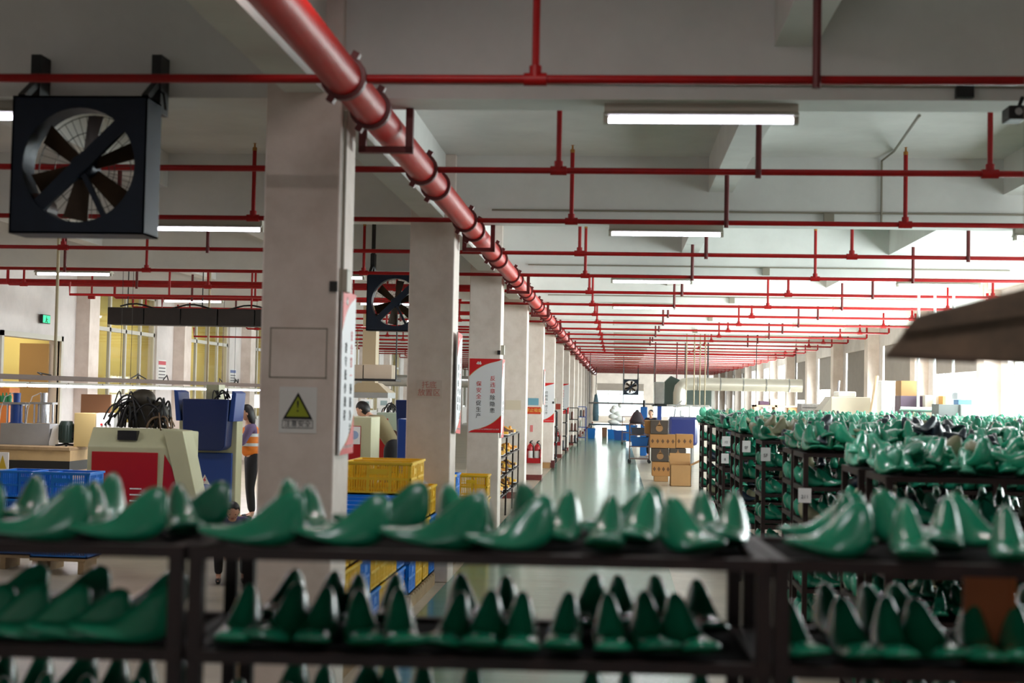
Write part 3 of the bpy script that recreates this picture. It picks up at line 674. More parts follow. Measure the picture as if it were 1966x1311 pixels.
small_panel('notice_sheet', 'faint beige notice on the fourth column above the yellow rack', 'notice', 970, 768, 1000, 787, 3, mat('faint_beige', (214, 198, 176), .8))
o, w, h = small_panel('no_smoking_sign', 'small dark orange sign on the seventh column', 'sign', 1067, 775, 1076, 786, 6, mat('sign_orange2', (170, 60, 40), .6))
# wall lamps / boxes on column corners
for k, py in ((0, 540), (2, 672), (5, 770)):
    q = P(672 if k == 0 else 962 if k == 2 else 1066, py, YC[k]+.1); o = thing('wall_box', 'small grey switch box on the aisle corner of the %s column' % ORD[k], 'box', (-1.67, YC[k]+.1, q.z))
    MB().box(0, .05, -.06, .04, -.07, .07).build('box_body', FIX, o, bevel=.005); MB().box(-.045, 0, -.12, -.1, -.07, -.01).build('switch', BLACK, o)
# cables down the nearest column
o = MB().tube([(-1.655, YC[0]+.05, 3.6), (-1.655, YC[0]+.05, 2.45)], .012, 6).build('conduit', CON, None); tag(o, 'vertical pale conduit down the aisle corner of the nearest column', 'conduit')
# fire extinguishers
def extinguisher(x, k, z, lab):
    o = thing('fire_extinguisher', lab, 'extinguisher', (x, YC[k]-.11, z), 0, 'fire extinguishers on the columns')
    MB().lathe([(.05, 0), (.066, .01), (.066, .33), (.055, .37), (.025, .4), (.02, .42)], 16).build('cylinder', RED, o, smooth=True)
    MB().lathe([(.0672, .09), (.0672, .25)], 16).build('label_band', PAPER, o, smooth=True)
    MB().box(-.02, .02, -.03, .03, .42, .45).bar((0, -.02, .46), (.05, -.05, .48), .02).build('valve', BLACK, o)
    MB().tube([(.02, 0, .43), (.07, -.02, .38), (.075, -.02, .2), (.07, -.02, .1)], .01, 6).build('hose', RUBBER, o)
def ebox(x0, x1, k, z, lab):
    o = thing('extinguisher_frame', lab, 'bracket', ((x0+x1)/2, YC[k]-.02, z)); w = x1-x0
    MB().box(-w/2, w/2, -.2, 0, -.02, .0).box(-w/2, w/2, -.2, -.19, 0, .09).box(-w/2, -w/2+.015, -.2, 0, 0, .3).box(w/2-.015, w/2, -.2, 0, 0, .3).build('frame', RED, o)
z = P(1030, 887, YC[4]-.1).z
ebox(-2.0, -1.68, 4, z, 'red steel frame holding two fire extinguishers on the fifth column')
extinguisher(-1.925, 4, z+.005, 'left red fire extinguisher on the fifth column'); extinguisher(-1.765, 4, z+.005, 'right red fire extinguisher on the fifth column')
ebox(-1.95, -1.7, 6, z, 'red steel frame holding the extinguisher on the seventh column'); extinguisher(-1.82, 6, z+.005, 'red fire extinguisher on the seventh column')
# ------------------------------------------------------------------ yellow-shoe racks by the third and fourth columns
SHY = mat('shoe_yellow', (232, 178, 60), .5); SHO = mat('shoe_orange', (226, 150, 50), .5); SHB = mat('shoe_brown', (96, 60, 36), .5)
YR = rack_meshes(1.26, .3, 4, .5, 1.35, .022)
def shoe(loc, rz, m, lab, grp, sc=1.0):
    o = thing('shoe', lab, 'shoe', loc, rz, grp); 
    b = MB(); vs_ = []
    st = [(x, 0.0, zt*.75+.01, wb*.9, wt+.006, dy) for (x, zb, zt, wb, wt, dy) in ST]
    last_mb(6, st, mb=b); b.build('upper', m, o, smooth=True); MB().prism([(-.13, -.03), (-.13, .03), (.06, .045), (.12, .02), (.12, -.02), (.06, -.045)], -.012, .003, 'xy').build('sole', PAPER, o)
    o.scale = (sc,)*3
cn = 0; rnd = random.Random(3)
for j, (x, y) in enumerate([(-2.22, 21.05), (-2.22, 22.45), (-2.22, 23.85)]):
    rack('slim dark rack of yellow shoes beside the aisle, %s of three' % ORD[j], (x, y, 0), top=1.26, gap=.3, n=4, w=.5, dp=1.35, t=.022, meshes=YR, group='slim racks of yellow shoes')
    for s in range(4):
        for i in range(5 if s else 4):
            yy = y+.18+i*.26
            for xx in ((.13, .37) if s == 0 else (.36,)):
                cn += 1
                m, cl = rnd.choice([(SHY, 'yellow'), (SHO, 'orange'), (SHB, 'brown'), (SHY, 'yellow')])
                shoe((x+xx, yy, 1.26-.3*s+.012), rnd.uniform(-.4, .4)+(0 if rnd.random() < .6 else PI/2), m, '%s shoe on the %s shelf of the %s slim rack by the aisle' % (cl, SH[s], ORD[j]), '%s shoes, %s shelf, %s slim rack' % (cl, SH[s], ORD[j]), .95)
# ------------------------------------------------------------------ helpers for furniture seen at pixels
def wbox(px0, px1, py0, py1, D, dp, base=None):
    """local box dims of something whose front shows between these pixels at depth D"""
    pm = (px0+px1)/2; a = P(px0, (py0+py1)/2, D); b = P(px1, (py0+py1)/2, D); z1 = P(pm, py0, D).z; z0 = P(pm, py1, D).z if base is None else base
    return a.x, b.x, D, D+dp, z0, z1
def simple(name, label, cat, dims, m, part='body', bevel=0.004, group=None):
    x0, x1, y0, y1, z0, z1 = dims; o = thing(name, label, cat, ((x0+x1)/2, (y0+y1)/2, z0), 0, group)
    w, d, h = (x1-x0)/2, (y1-y0)/2, z1-z0
    MB().box(-w, w, -d, d, 0, h).build(part, m, o, bevel=bevel); return o, w, d, h
# ------------------------------------------------------------------ people
SKIN = mat('skin', (214, 164, 138), .55); HAIR = mat('hair_black', (26, 20, 20), .5)
def skin_mesh(name, joints, edges, m, parent, root=0, sub=2):
    me = bpy.data.meshes.new(name); me.from_pydata([j[0] for j in joints], edges, []); o = bpy.data.objects.new(name, me); COL.objects.link(o)
    md = o.modifiers.new('s', 'SKIN'); sv = me.skin_vertices[0].data
    for i, j in enumerate(joints):
        r = j[1]; sv[i].radius = (r, r) if not isinstance(r, tuple) else r; sv[i].use_root = (i == root)
    md.use_smooth_shade = True
    s2 = o.modifiers.new('u', 'SUBSURF'); s2.levels = s2.render_levels = sub
    dg = bpy.context.evaluated_depsgraph_get(); nm = bpy.data.meshes.new_from_object(o.evaluated_get(dg)); bpy.data.objects.remove(o)
    nm.materials.clear(); nm.materials.append(m); nm.polygons.foreach_set('use_smooth', [True]*len(nm.polygons))
    return place(name, nm, parent)
def limb(joints, edges, pts, start=None):
    prev = start
    for p, r in pts:
        joints.append((Vector(p), r)); i = len(joints)-1
        if prev is not None: edges.append((prev, i))
        prev = i
    return prev
def hand(joints, edges, wi, w, d, side):
    """palm and five bent fingers from wrist joint wi at w, pointing along d"""
    w = Vector(w); d = Vector(d).normalized(); s = d.cross(Vector((0, 0, 1))); s = s.normalized() if s.length > .1 else Vector((1, 0, 0)); n = s.cross(d)
    joints.append((w+d*.05, (.034, .018))); pi_ = len(joints)-1; edges.append((wi, pi_))
    for k, L in enumerate((.062, .072, .068, .052)):
        o_ = s*(k-1.5)*.021; a = w+d*.085+o_; limb(joints, edges, [(a, .0095), (a+d*L*.55-n*.008, .0085), (a+d*L*.85-n*.03, .007)], pi_)
    limb(joints, edges, [(w+d*.045+s*side*.045, .011), (w+d*.075+s*side*.058-n*.015, .009)], pi_)
def head(parent, c, r, yaw, hair_len, pitch=0.0, mask=False, cap=None):
    hd = bpy.data.objects.new('head', None)
    M = Matrix.Translation(c) @ Matrix.Rotation(yaw, 4, 'Z') @ Matrix.Rotation(pitch, 4, 'X')   # face looks along -y
    b = MB(); b.ball((0, 0, 0), r*.78, r*.92, r*1.12, 18, 14)
    vs_ = []
    for x, y, z in b.v:
        zz = z/(r*1.12)
        if zz < 0: x *= 1+zz*.32; y = y*(1+zz*.18)-(.1*r*(-zz) if y < 0 else -.0)
        if y < 0 and -.35 < zz < .15 and abs(x) < r*.18: y -= r*.17*(1-abs(zz+.12)/.3) if abs(zz+.12) < .3 else 0   # nose
        if y < 0 and .02 < zz < .3 and r*.2 < abs(x) < r*.5: y += r*.07                       # eye sockets
        vs_.append((x, y, z))
    b.v = [tuple(M @ Vector(v)) for v in vs_]; hd = b.build('head', SKIN, parent, smooth='all')
    e = MB()
    for sx in (-1, 1): e.ball((sx*r*.33, -r*.80, r*.10), r*.11, r*.06, r*.055, 8, 6)
    e.v = [tuple(M @ Vector(v)) for v in e.v]; e.build('eyes', BLACK, hd, smooth='all')
    e = MB().ball((0, -r*.86, -r*.5), r*.24, r*.05, r*.06, 8, 6); e.v = [tuple(M @ Vector(v)) for v in e.v]; e.build('mouth', mat('lips', (170, 90, 84), .5), hd, smooth='all')
    e = MB()
    for sx in (-1, 1): e.ball((sx*r*.8, 0, -r*.05), r*.1, r*.18, r*.26, 8, 6)
    e.v = [tuple(M @ Vector(v)) for v in e.v]; e.build('ears', SKIN, hd, smooth='all')
    h = MB(); h.ball((0, r*.12, r*.16), r*.90, r*.98, r*1.08, 18, 12)
    vv = []
    for x, y, z in h.v:
        if z < r*.62 and y < -r*.12: y = -r*.12
        elif y < -r*.55 and z < r*.8: y = -r*.6
        if hair_len and y > -r*.1 and z < 0: z *= 1+hair_len
        vv.append((x, y, z))
    h.v = [tuple(M @ Vector(v)) for v in vv]; h.build('hair', cap or HAIR, parent, smooth='all')
    if mask:
        e = MB().ball((0, -r*.78, -r*.42), r*.42, r*.22, r*.36, 12, 8); e.v = [tuple(M @ Vector(v)) for v in e.v]; e.build('face_mask', PAPER, hd, smooth='all')
def person(label, loc, rz, hgt, pose, shirt, trousers, vest=None, hair=0.6, mask=False, cap=None, sc=1.0):
    """figure facing local -y; pose gives the joints"""
    o = thing('person', label, 'person', loc, rz); J = []; E = []; p = pose
    pel, wst, chs, nk, hdc = [Vector(p[k]) for k in ('pelvis', 'waist', 'chest', 'neck', 'head')]
    J += [(pel, (.105, .085)), (wst, (.10, .08)), (chs, (.12, .09)), (nk, .05), (nk+(hdc-nk)*.5, .045)]; E += [(0, 1), (1, 2), (2, 3), (3, 4)]
    for s, k in ((-1, 'l'), (1, 'r')):
        sh, el, wr = [Vector(v) for v in p['arm_'+k]]; i = limb(J, E, [(sh, .055), (sh.lerp(el, .5), .043), (el, .036), (el.lerp(wr, .5), .033), (wr, .024)], 2)
        hand(J, E, i, wr, (wr-el), s)
        hp, kn, an, toe = [Vector(v) for v in p['leg_'+k]]; limb(J, E, [(hp, .085), (hp.lerp(kn, .5), .072), (kn, .052), (kn.lerp(an, .45), .05), (an, .034), (an.lerp(toe, .5)-Vector((0, 0, .02)), .034), (toe, .026)], 0)
    skin_mesh('body', J, E, SKIN, o)
    T = []; TE = []                                       # top
    T += [(pel+(wst-pel)*.0, (.160, .132)), (wst, (.132, .108)), (chs, (.155, .118)), (nk-(nk-chs)*.15, .062)]; TE += [(0, 1), (1, 2), (2, 3)]
    for k in 'lr':
        sh, el, wr = [Vector(v) for v in p['arm_'+k]]; limb(T, TE, [(sh, .070), (sh.lerp(el, .5), .058), (el, .05), (el.lerp(wr, .5), .045), (el.lerp(wr, .88), .038)], 2)
    skin_mesh('shirt', T, TE, shirt, o)
    T = [(pel, (.165, .140)), (pel+(wst-pel)*.75, (.150, .125))]; TE = [(0, 1)]
    for k in 'lr':
        hp, kn, an, toe = [Vector(v) for v in p['leg_'+k]]; limb(T, TE, [(hp, .112), (hp.lerp(kn, .5), .092), (kn, .068), (kn.lerp(an, .5), .064), (an+(kn-an)*.08, .052)], 0)
    skin_mesh('trousers', T, TE, trousers, o)
    for k in 'lr':
        hp, kn, an, toe = [Vector(v) for v in p['leg_'+k]]; skin_mesh('shoe', [(an-Vector((0, 0, .03)), .045), (an.lerp(toe, .6)-Vector((0, 0, .02)), .04), (toe, .032)], [(0, 1), (1, 2)], BLACK, o, sub=1)
    if vest:
        T = [(pel+(wst-pel)*-.1, (.185, .165)), (wst, (.17, .155)), (chs, (.20, .175)), (nk-(nk-chs)*.25, .12)]; v = skin_mesh('vest', T, [(0, 1), (1, 2), (2, 3)], vest, o)
        b = MB(); z = wst.z+.02
        for zz in (z, z+.14):
            n = 20; rx, ry = .172, .160; vs_ = []; fs = []; c = wst.lerp(chs, (zz-z)/.14*.7)
            for i in range(n):
                a = 2*PI*i/n
                for dz in (0, .045): vs_.append((c.x+rx*1.02*math.cos(a), c.y+ry*1.06*math.sin(a), zz+dz))
            for i in range(n): A, B_ = 2*i, 2*((i+1) % n); fs.append((A, B_, B_+1, A+1))
            b.add(vs_, fs)
        b.build('reflective_band', mat('reflective', (216, 222, 224), .35), v, smooth=True)
    head(o, hdc, .105, p.get('yaw', 0), hair, p.get('pitch', 0), mask, cap)
    o.scale = (sc,)*3; return o
def standing(lean=0.0, arms='work', H=1.0):
    d = dict(pelvis=(0, 0, .92), waist=(0, -.02*lean, 1.06), chest=(0, -.06*lean, 1.27), neck=(0, -.10*lean, 1.43), head=(0, -.12*lean-.02, 1.56))
    cy = -.06*lean
    for s, k in ((-1, 'l'), (1, 'r')):
        if arms == 'work': d['arm_'+k] = [(s*.19, cy, 1.36), (s*.23, cy-.12, 1.12), (s*.12, cy-.36, 1.14)]
        else: d['arm_'+k] = [(s*.19, cy, 1.36), (s*.25, cy+.02, 1.09), (s*.24, cy-.08, .85)]
        d['leg_'+k] = [(s*.09, 0, .86), (s*.11, -.02, .47), (s*.12, .02, .08), (s*.13, -.15, .04)]
    return d
PURPLE = mat('purple_sleeve', (104, 84, 120), .8); ORV = mat('vest_orange', (240, 130, 36), .6); BTR = mat('black_trousers', (20, 18, 24), .8); KHAKI = mat('khaki_jacket', (128, 116, 84), .8); NAVYC = mat('navy_cloth', (44, 44, 62), .8)
q = P(480, 778, 20.5); pz = standing(0.6); pz['pitch'] = 0.35
person('woman in an orange and white safety vest and face mask working at the blue machine', (q.x+.05, 20.5, 0), -PI/2+.3, 1, pz, PURPLE, BTR, vest=ORV, hair=1.3, mask=True, sc=(q.z)/1.675)
q = P(1251, 787, 46); person('man in a dark jacket standing behind the carton stack and trolley', (q.x, 46, 0), -.4, 1, standing(0.3), NAVYC, BTR, hair=0, sc=q.z/1.675)
pb = standing(3.0); pb['neck'] = (0, -.40, 1.36); pb['head'] = (0, -.50, 1.44); pb['chest'] = (0, -.26, 1.24); pb['waist'] = (0, -.1, 1.08); pb['yaw'] = 0; pb['pitch'] = .7
for s, k in ((-1, 'l'), (1, 'r')): pb['arm_'+k] = [(s*.19, -.28, 1.32), (s*.24, -.36, 1.06), (s*.14, -.56, .98)]
q = P(738, 770, 22.6); person('worker in a khaki jacket and black trousers bending over the second red machine', (q.x+.12, 22.9, 0), -PI/2-.25, 1, pb, KHAKI, BTR, hair=0.1, sc=1.13)
ps = dict(pelvis=(0, 0, .42), waist=(0, -.06, .56), chest=(0, -.18, .72), neck=(0, -.27, .84), head=(0, -.36, .93), yaw=0, pitch=.6)
for s, k in ((-1, 'l'), (1, 'r')):
    ps['arm_'+k] = [(s*.19, -.2, .80), (s*.24, -.36, .58), (s*.12, -.52, .42)]; ps['leg_'+k] = [(s*.1, -.05, .42), (s*.17, -.42, .46), (s*.16, -.36, .08), (s*.17, -.54, .04)]
q = P(446, 950, 14.0); PD = 14.0
person('crouching worker in dark purple with black hair, low behind the nearest racks', (q.x+.0, PD, 0), .3, 1, ps, mat('dark_purple_cloth', (66, 54, 98), .8), BTR, hair=.5, sc=.76)
o = thing('stool', 'low wooden stool under the crouching worker', 'stool', (q.x, PD+.02, 0), .3); MB().box(-.16, .16, -.12, .14, .26, .30).build('seat', WOOD, o)
for sx in (-.14, .11):
    for sy in (-.1, .1): MB().box(sx, sx+.03, sy, sy+.03, 0, .26).build('leg', WOOD, o)
# ------------------------------------------------------------------ the cream and red machine, left
def hoses(parent, c, n, spread, hgt, seed, m=RUBBER):
    r = random.Random(seed)
    for i in range(n):
        a = Vector(c)+Vector((r.uniform(-spread, spread), r.uniform(-.18, .18), 0)); b = Vector(c)+Vector((r.uniform(-spread, spread)*1.2, r.uniform(-.2, .2), r.uniform(0, hgt*.3)))
        t = hgt*r.uniform(.55, 1.1); mid1 = a.lerp(b, .3)+Vector((r.uniform(-.06, .06), 0, t)); mid2 = a.lerp(b, .75)+Vector((r.uniform(-.06, .06), 0, t*.8))
        pts = []
        for k in range(11):
            u = k/10; pts.append(a*(1-u)**3+mid1*3*u*(1-u)**2+mid2*3*u*u*(1-u)+b*u**3)
        MB().tube(pts, r.uniform(.008, .014), 7).build('hose', m, parent, smooth='all')
D = 16.2; x0, x1 = P(165, 950, D).x, P(330, 950, D).x; zt = P(250, 822, D).z; W2 = (x1-x0)/2
o = thing('lasting_machine', 'cream machine cabinet with dark red door and black hoses, left of the blue machine', 'machine', ((x0+x1)/2, D, 0))
MB().prism([(0, .1), (1.0, .1), (1.0, zt-.05), (.16, zt), (0, zt-.22)], -W2, W2, 'yz').build('cabinet', CREAM, o, bevel=.012)
MB().box(-W2+.06, W2-.18, -.02, .005, .42, zt-.28).build('door', RED, o, bevel=.006)
b = MB()
for i in range(3): b.box(W2-.5, W2-.36, -.024, -.02, .72-.07*i, .735-.07*i)
b.build('door_lettering', PAPER, o)
MB().box(-W2+.35, -W2+.58, .02, .12, zt-.14, zt-.03, ).build('display', BLACK, o)
ap = MB().prism([(W2-.12, zt), (W2+.12, zt-.02), (W2+.33, .55), (W2+.12, .55)], -.04, .35, 'xz').build('slanted_guard', CREAM, o, bevel=.008)
MB().prism([(W2-.10, zt-.3), (W2+.02, zt-.5), (W2+.12, .55), (W2-.12, .55)], -.01, .02, 'xz').build('side_door', RED, o)
MB().box(-W2, W2, 0.02, .95, 0, .1).build('plinth', BLACK, o)
MB().box(-.14, .14, .3, .6, zt, zt+.3).ball((0.0, .4, zt+.34), .16, .14, .13).ball((.2, .4, zt+.18), .12, .14, .14).build('lasting_head', mat('dark_iron', (62, 56, 46), .5, .4), o, smooth=True)
hoses(o, (.0, .35, zt), 34, .36, .5, 4)
hoses(o, (.28, .3, zt-.02), 10, .16, .3, 9, mat('hose_tan', (120, 96, 72), .5))
# the blue machine
D = 19.0; x0, x1 = P(342, 900, D).x, P(447, 900, D).x; W2 = (x1-x0)/2; zt = P(395, 866, D).z
o = thing('heel_machine', 'blue machine cabinet with navy hood and high-voltage triangle, left of the nearest column', 'machine', ((x0+x1)/2, D, 0))
MB().box(-W2, W2-.02, 0, .34, .06, zt-.02).build('cabinet', BLUE, o, bevel=.01)
MB().box(-W2-.02, W2+.03, .05, .35, 0.02, zt+.55).build('cream_frame', CREAM, o, bevel=.01)
z0 = P(390, 865, D-.25).z; z1 = P(390, 766, D-.25).z; a = P(348, 800, D-.25).x-o.location.x; b_ = P(438, 800, D-.25).x-o.location.x
MB().prism([(a, z1), (b_, z1), (b_-.03, z0+.05), (b_-.1, z0), (a+.1, z0), (a+.03, z0+.05)], -.25, .3).build('hood', NAVY, o, bevel=.02)
for s, xx in ((-1, a-.06), (1, b_+.02)): MB().prism([(xx-.03, z1-.30), (xx+.04, z1-.30), (xx+.03+s*.04, z1+.09), (xx-.03+s*.04, z1+.12)], -.2, .3).build('side_flap', BLUE, o, bevel=.008)
MB().box(-.08, .1, .2, .5, zt, z1+.2).build('column_head', CREAM, o)
tr = thing  # high-voltage mark
q = P(393, 922, D); lx, lz = q.x-o.location.x, q.z
MB().prism([(lx-.07, lz-.05), (lx+.07, lz-.05), (lx, lz+.08)], -.004, 0).build('voltage_triangle', PAPER, o); MB().prism([(lx+.008, lz+.05), (lx-.02, lz), (lx+.002, lz), (lx-.012, lz-.038), (lx+.022, lz+.012), (lx+.002, lz+.012), (lx+.016, lz+.05)], -.006, -.004).build('bolt_mark', PRR, o)
hoses(o, (.15, .2, z1-.05), 7, .16, .25, 21)
# blue crates lower left
D = 14.0
for i, (px, py, lab) in enumerate([(-20, 905, 'left'), (62, 905, 'right')]):
    q = P(px, py, D); n = 3
    for j in range(n):
        o = place('plastic_crate', CM['b'], None, (q.x, D+.25*(i == 0), q.z-.29-.292*j)); tag(o, 'blue latticed crate left of the cream machine, %s stack, %s' % (lab, ['top', 'middle', 'bottom'][j]), 'crate', 'blue crates at the left edge')
    pz = q.z-.29-.292*2
    MB().box(0, .6, 0, .4, 0, pz).build('timber_block', WOOD, o) if False else None
    w_ = thing('timber_platform', 'low timber platform under the %s blue crate stack at the left edge' % lab, 'platform', (q.x, D+.25*(i == 0), 0))
    MB().box(0, .58, 0, .4, pz-.03, pz).build('top_board', WOOD, w_); MB().box(.02, .08, .02, .38, 0, pz-.03).build('leg', WOOD, w_); MB().box(.5, .56, .02, .38, 0, pz-.03).build('leg', WOOD, w_)
# workbench along the left with presses, motor and control box
D = 19.6; x0, x1, _, _, _, z1 = wbox(-60, 168, 853, 900, D+.7, 1); zb = z1
o = thing('workbench', 'long worn workbench with dark striped side at the left edge', 'bench', ((x0+x1)/2, D, 0)); w = (x1-x0)/2
MB().box(-w, w, 0, 1.4, zb-.05, zb).build('worktop', WOOD, o, bevel=.005)
MB().box(-w, w, .03, 1.3, zb-.20, zb-.05).build('timber_rail', mat('pale_timber', (196, 166, 120), .6, var=.2), o); MB().box(-w, w, .02, 1.3, zb-.34, zb-.20).build('dark_belt', BLACK, o); MB().box(-w, w, .03, 1.3, zb-.46, zb-.34).build('timber_rail', WOOD, o); MB().box(-w, w, .04, 1.3, zb-.58, zb-.46).build('blue_rail', BLUE, o)
for sx in (-w+.1, 0, w-.2): MB().box(sx, sx+.08, .1, .18, 0, zb-.58).box(sx, sx+.08, 1.1, 1.18, 0, zb-.58).build('leg', CREAM, o)
def on_bench(px0, px1, py0, py1, D_): return wbox(px0, px1, py0, py1, D_, .3, zb)
d_ = on_bench(0, 95, 813, 852, D+.5); o, w, dd_, h = simple('press_base', 'grey steel press base with sloping white end on the workbench', 'machine', d_, GREYM, 'plate')
MB().prism([(w-.02, 0), (w+.14, 0), (w+.14, h), (w+.05, h*.9)], -.15, .15).build('end_plate', WHITE, o)
for px, m, lab in ((82, STEEL, 'silver pneumatic cylinder between plates on the press base'), (30, BLUE, 'blue pneumatic cylinder between plates on the press base')):
    q = P(px, 812, D+.6); o = thing('air_cylinder', lab, 'cylinder', (q.x, D+.62, q.z)); z2 = P(px, 776, D+.6).z-q.z; z3 = P(px, 754, D+.6).z-q.z
    MB().lathe([(.10, 0), (.10, .01), (.085, .012), (.085, z2)], 16).build('cylinder_body', m, o, smooth=True); MB().box(-.17, .17, -.1, .1, z2, z2+.03).build('top_plate', GREYM, o)
    MB().lathe([(.05, z2+.03), (.055, z3)], 14).build('upper_cylinder', m, o, smooth=True)
    for s in (-1, 1): MB().tube([(s*.14, 0, 0), (s*.14, 0, z2)], .015).build('tie_rod', STEEL, o)
    MB().tube([(-.05, 0, z3), (-.18, 0, z3-.06), (-.24, 0, .2), (-.26, 0, 0)], .008).build('air_line', PAPER, o, smooth=True)
q = P(127, 850, D+.4); o = thing('electric_motor', 'dark green upright electric motor on the workbench beside the control box', 'motor', (q.x, D+.4, zb)); h = P(127, 808, D+.4).z-zb
b = MB().lathe([(.02, .04), (.10, .05), (.105, .08), (.105, h-.05), (.08, h)], 18)
for i in range(18): a = 2*PI*i/18; b.bar((.105*math.cos(a), .105*math.sin(a), .09), (.105*math.cos(a), .105*math.sin(a), h-.06), .01, .016)
b.build('housing', mat('motor_green', (30, 46, 40), .5), o, smooth=True)
for i in range(4): a = 2*PI*i/4+.4; MB().bar((0, 0, .03), (.15*math.cos(a), .15*math.sin(a), .01), .03).build('foot', BLACK, o)
MB().box(.1, .17, -.05, .05, .12, .2).build('terminal_box', BLACK, o)
d_ = wbox(142, 182, 793, 852, D+.3, .35, zb); o, w, dd_, h = simple('control_box', 'tan metal control box with red and black buttons on the workbench', 'box', d_, mat('tan_metal', (168, 146, 96), .5))
MB().box(w, w+.26, -.12, .17, 0, h-.0).build('front_panel', PAPER, o); b = MB()
for i, m in enumerate((PRR, BLACK, BLACK)): MB().lathe([(.016, 0), (.016, -.02)], 10, (w+.08+.06*i, -.12, h-.16), 'y').build('button', m, o)
d_ = wbox(155, 212, 757, 800, D+2.2, .1, zb); simple('plywood_board', 'brown board standing upright behind the tan control box', 'board', (d_[0], d_[1], d_[2], d_[2]+.05, 0, d_[5]), mat('brown_board', (120, 80, 50), .7), 'board')
# sign and clutter by the doorway
o, w, dd_, h = simple('warning_board', 'small white board with a yellow triangle at the left edge of the workbench', 'sign', wbox(-6, 16, 868, 905, 18.4, .02, None), PAPER, 'board')
MB().prism([(-w*.7, h*.15), (w*.7, h*.15), (0, h*.85)], -.018, -.011).build('triangle', mat('tri_yel', (190, 160, 40), .6), o)
MB().box(-w*.8, -w*.8+.02, -.01, .01, -d_[4]-.0, 0).build('post', STEEL, o) if False else None
MB().tube([(0, 0, 0), (0, 0, -o.location.z)], .012).build('post', STEEL, o)
# exit sign
q = P(9, 613, 24.8); o = thing('exit_sign', 'small lit green running-man exit sign above the doorway', 'sign', (XL+.06, 24.5, q.z)); 
MB().box(-.02, .03, -.17, .17, -.08, .08).build('sign_case', BLACK, o); MB().box(.03, .034, -.15, .15, -.065, .065).build('lit_panel', mat('exit_green', (20, 190, 120), .4, emit=1.6), o)
b = MB().box(.034, .037, -.03, .0, -.03, .02).ball((.036, -.01, .038), .004, .014, .014).bar((.036, -.02, -.03), (.036, -.07, -.055), .012).bar((.036, -.0, -.03), (.036, .03, -.06), .012).bar((.036, -.02, .01), (.036, .05, -.01), .01); b.build('running_figure', BLACK, o)
# papers on the left pilasters
for px, py0, py1, ya, yb, lab, hm_ in ((294, 690, 738, 30.98, 31.55, 'white notice sheet with pink heading on the wall beyond the first left window', mat('pinkhead', (200, 90, 100), .7)), (433, 708, 745, 36.9, 37.5, 'notice sheet with a blue heading on the wall beyond the second left window', BLUE)):
    za, zb_ = P(px, py0, ya).z, P(px, py1, ya).z; o = thing('notice_sheet', lab, 'notice', (XL, (ya+yb)/2, zb_)); q_ = (yb-ya)/2
    MB().box(0, .006, -q_, q_, 0, za-zb_).build('sheet', PAPER, o); MB().box(.006, .009, -q_*.9, q_*.9, (za-zb_)*.8, (za-zb_)*.95).build('heading', hm_, o)
    for r_ in range(5): MB().box(.006, .008, -q_*.8, q_*.8, (za-zb_)*(.12+.13*r_), (za-zb_)*(.12+.13*r_)+.03).build('print_line', mat('print_grey2', (120, 116, 120), .7), o)
# hanging dark cable duct
x0, x1, _, _, z0, z1 = wbox(205, 560, 592, 625, 24.0, .4)
o = thing('cable_duct', 'long dark sooty duct hung under the ceiling left of the nearest column', 'duct', ((x0+x1)/2, 24.0, z0)); w = (x1-x0)/2; h = z1-z0
for i in range(5): MB().box(-w+2*w*i/5+.01, -w+2*w*(i+1)/5-.01, 0, .4, 0, h).build('duct_section', mat('soot', (44, 38, 36), .6, .2, var=.3), o, bevel=.01)
for xx in (-w+.3, 0, w-.3): MB().tube([(xx, .2, h), (xx, .2, ZS-z0)], .01).build('hanger_rod', BLACK, o)
MB().tube([(-w*.9+w*1.8*i/20, .2, h+.03+.05*math.sin(i*.9)) for i in range(21)], .015).build('loose_cable', RUBBER, o, smooth=True)
# hanging light rigs over the left line
def rig(label, x, ya, yb, z, m, tubes=True, rods=()):
    o = thing('light_rig', label, 'light rig', (x, ya, z)); L = yb-ya
    MB().box(-.05, .05, 0, L, 0, .06).build('beam', m, o); MB().box(-.4, -.34, 0, L, -.0, .04).build('cable_tray', m, o)
    for y in rods: MB().tube([(0, y-ya, .06), (0, y-ya, ZS-z)], .022, 8).build('hanger_rod', mat('rod_cream', (176, 160, 130), .5), o)
    if tubes:
        y = .6; n = 0
        while y < L-1.3:
            MB().box(-.03, .03, y, y+1.22, -.06, -.03).build('tube_holder', FIX, o); MB().tube([(0, y+.02, -.075), (0, y+1.2, -.075)], .018, 8).build('tube', TUBE, o, smooth=True); y += 1.27; n += 1
    r = random.Random(int(z*100)); b = MB()
    for i in range(14):
        y = r.uniform(.3, L-.5); MB().tube([(r.uniform(-.04, .04), y, .065), (r.uniform(-.1, .1), y+.12, .09+r.uniform(0, .06)), (r.uniform(-.04, .04), y+.3, .065)], .01, 5).build('loose_wire', RUBBER, o, smooth=True)
    return o
LX = -7.45
rig('hanging line of lit tubes above the left machines, hung on cream rods', LX, 15.5, 46, 1.99, mat('rig_steel', (104, 84, 76), .6, .1), True, (18.2, 25.2, 33, 40))
area('tube_or_fill_light', (LX, 27, 1.88), (0, 0, 0), .06, 16, 220, (.97, .96, 1.0))
# white lampshades / posters under the rig
for px0, px1, py0, py1, D_, lab in ((228, 250, 757, 785, 22, 'left'), (424, 450, 757, 770, 27, 'middle'), (488, 500, 757, 783, 30, 'right')):
    o, w, dd_, h = simple('lit_sheet', 'white sheet hanging under the tube lights, %s one' % lab, 'sheet', wbox(px0, px1, py0, py1, D_, .01), WHITE, 'sheet', bevel=0); [MB().tube([(s*w*.9, 0, h-.01), (s*w*.9, 0, ZS-o.location.z)], .004, 5).build('cord', RUBBER, o) for s in (-1, 1)]
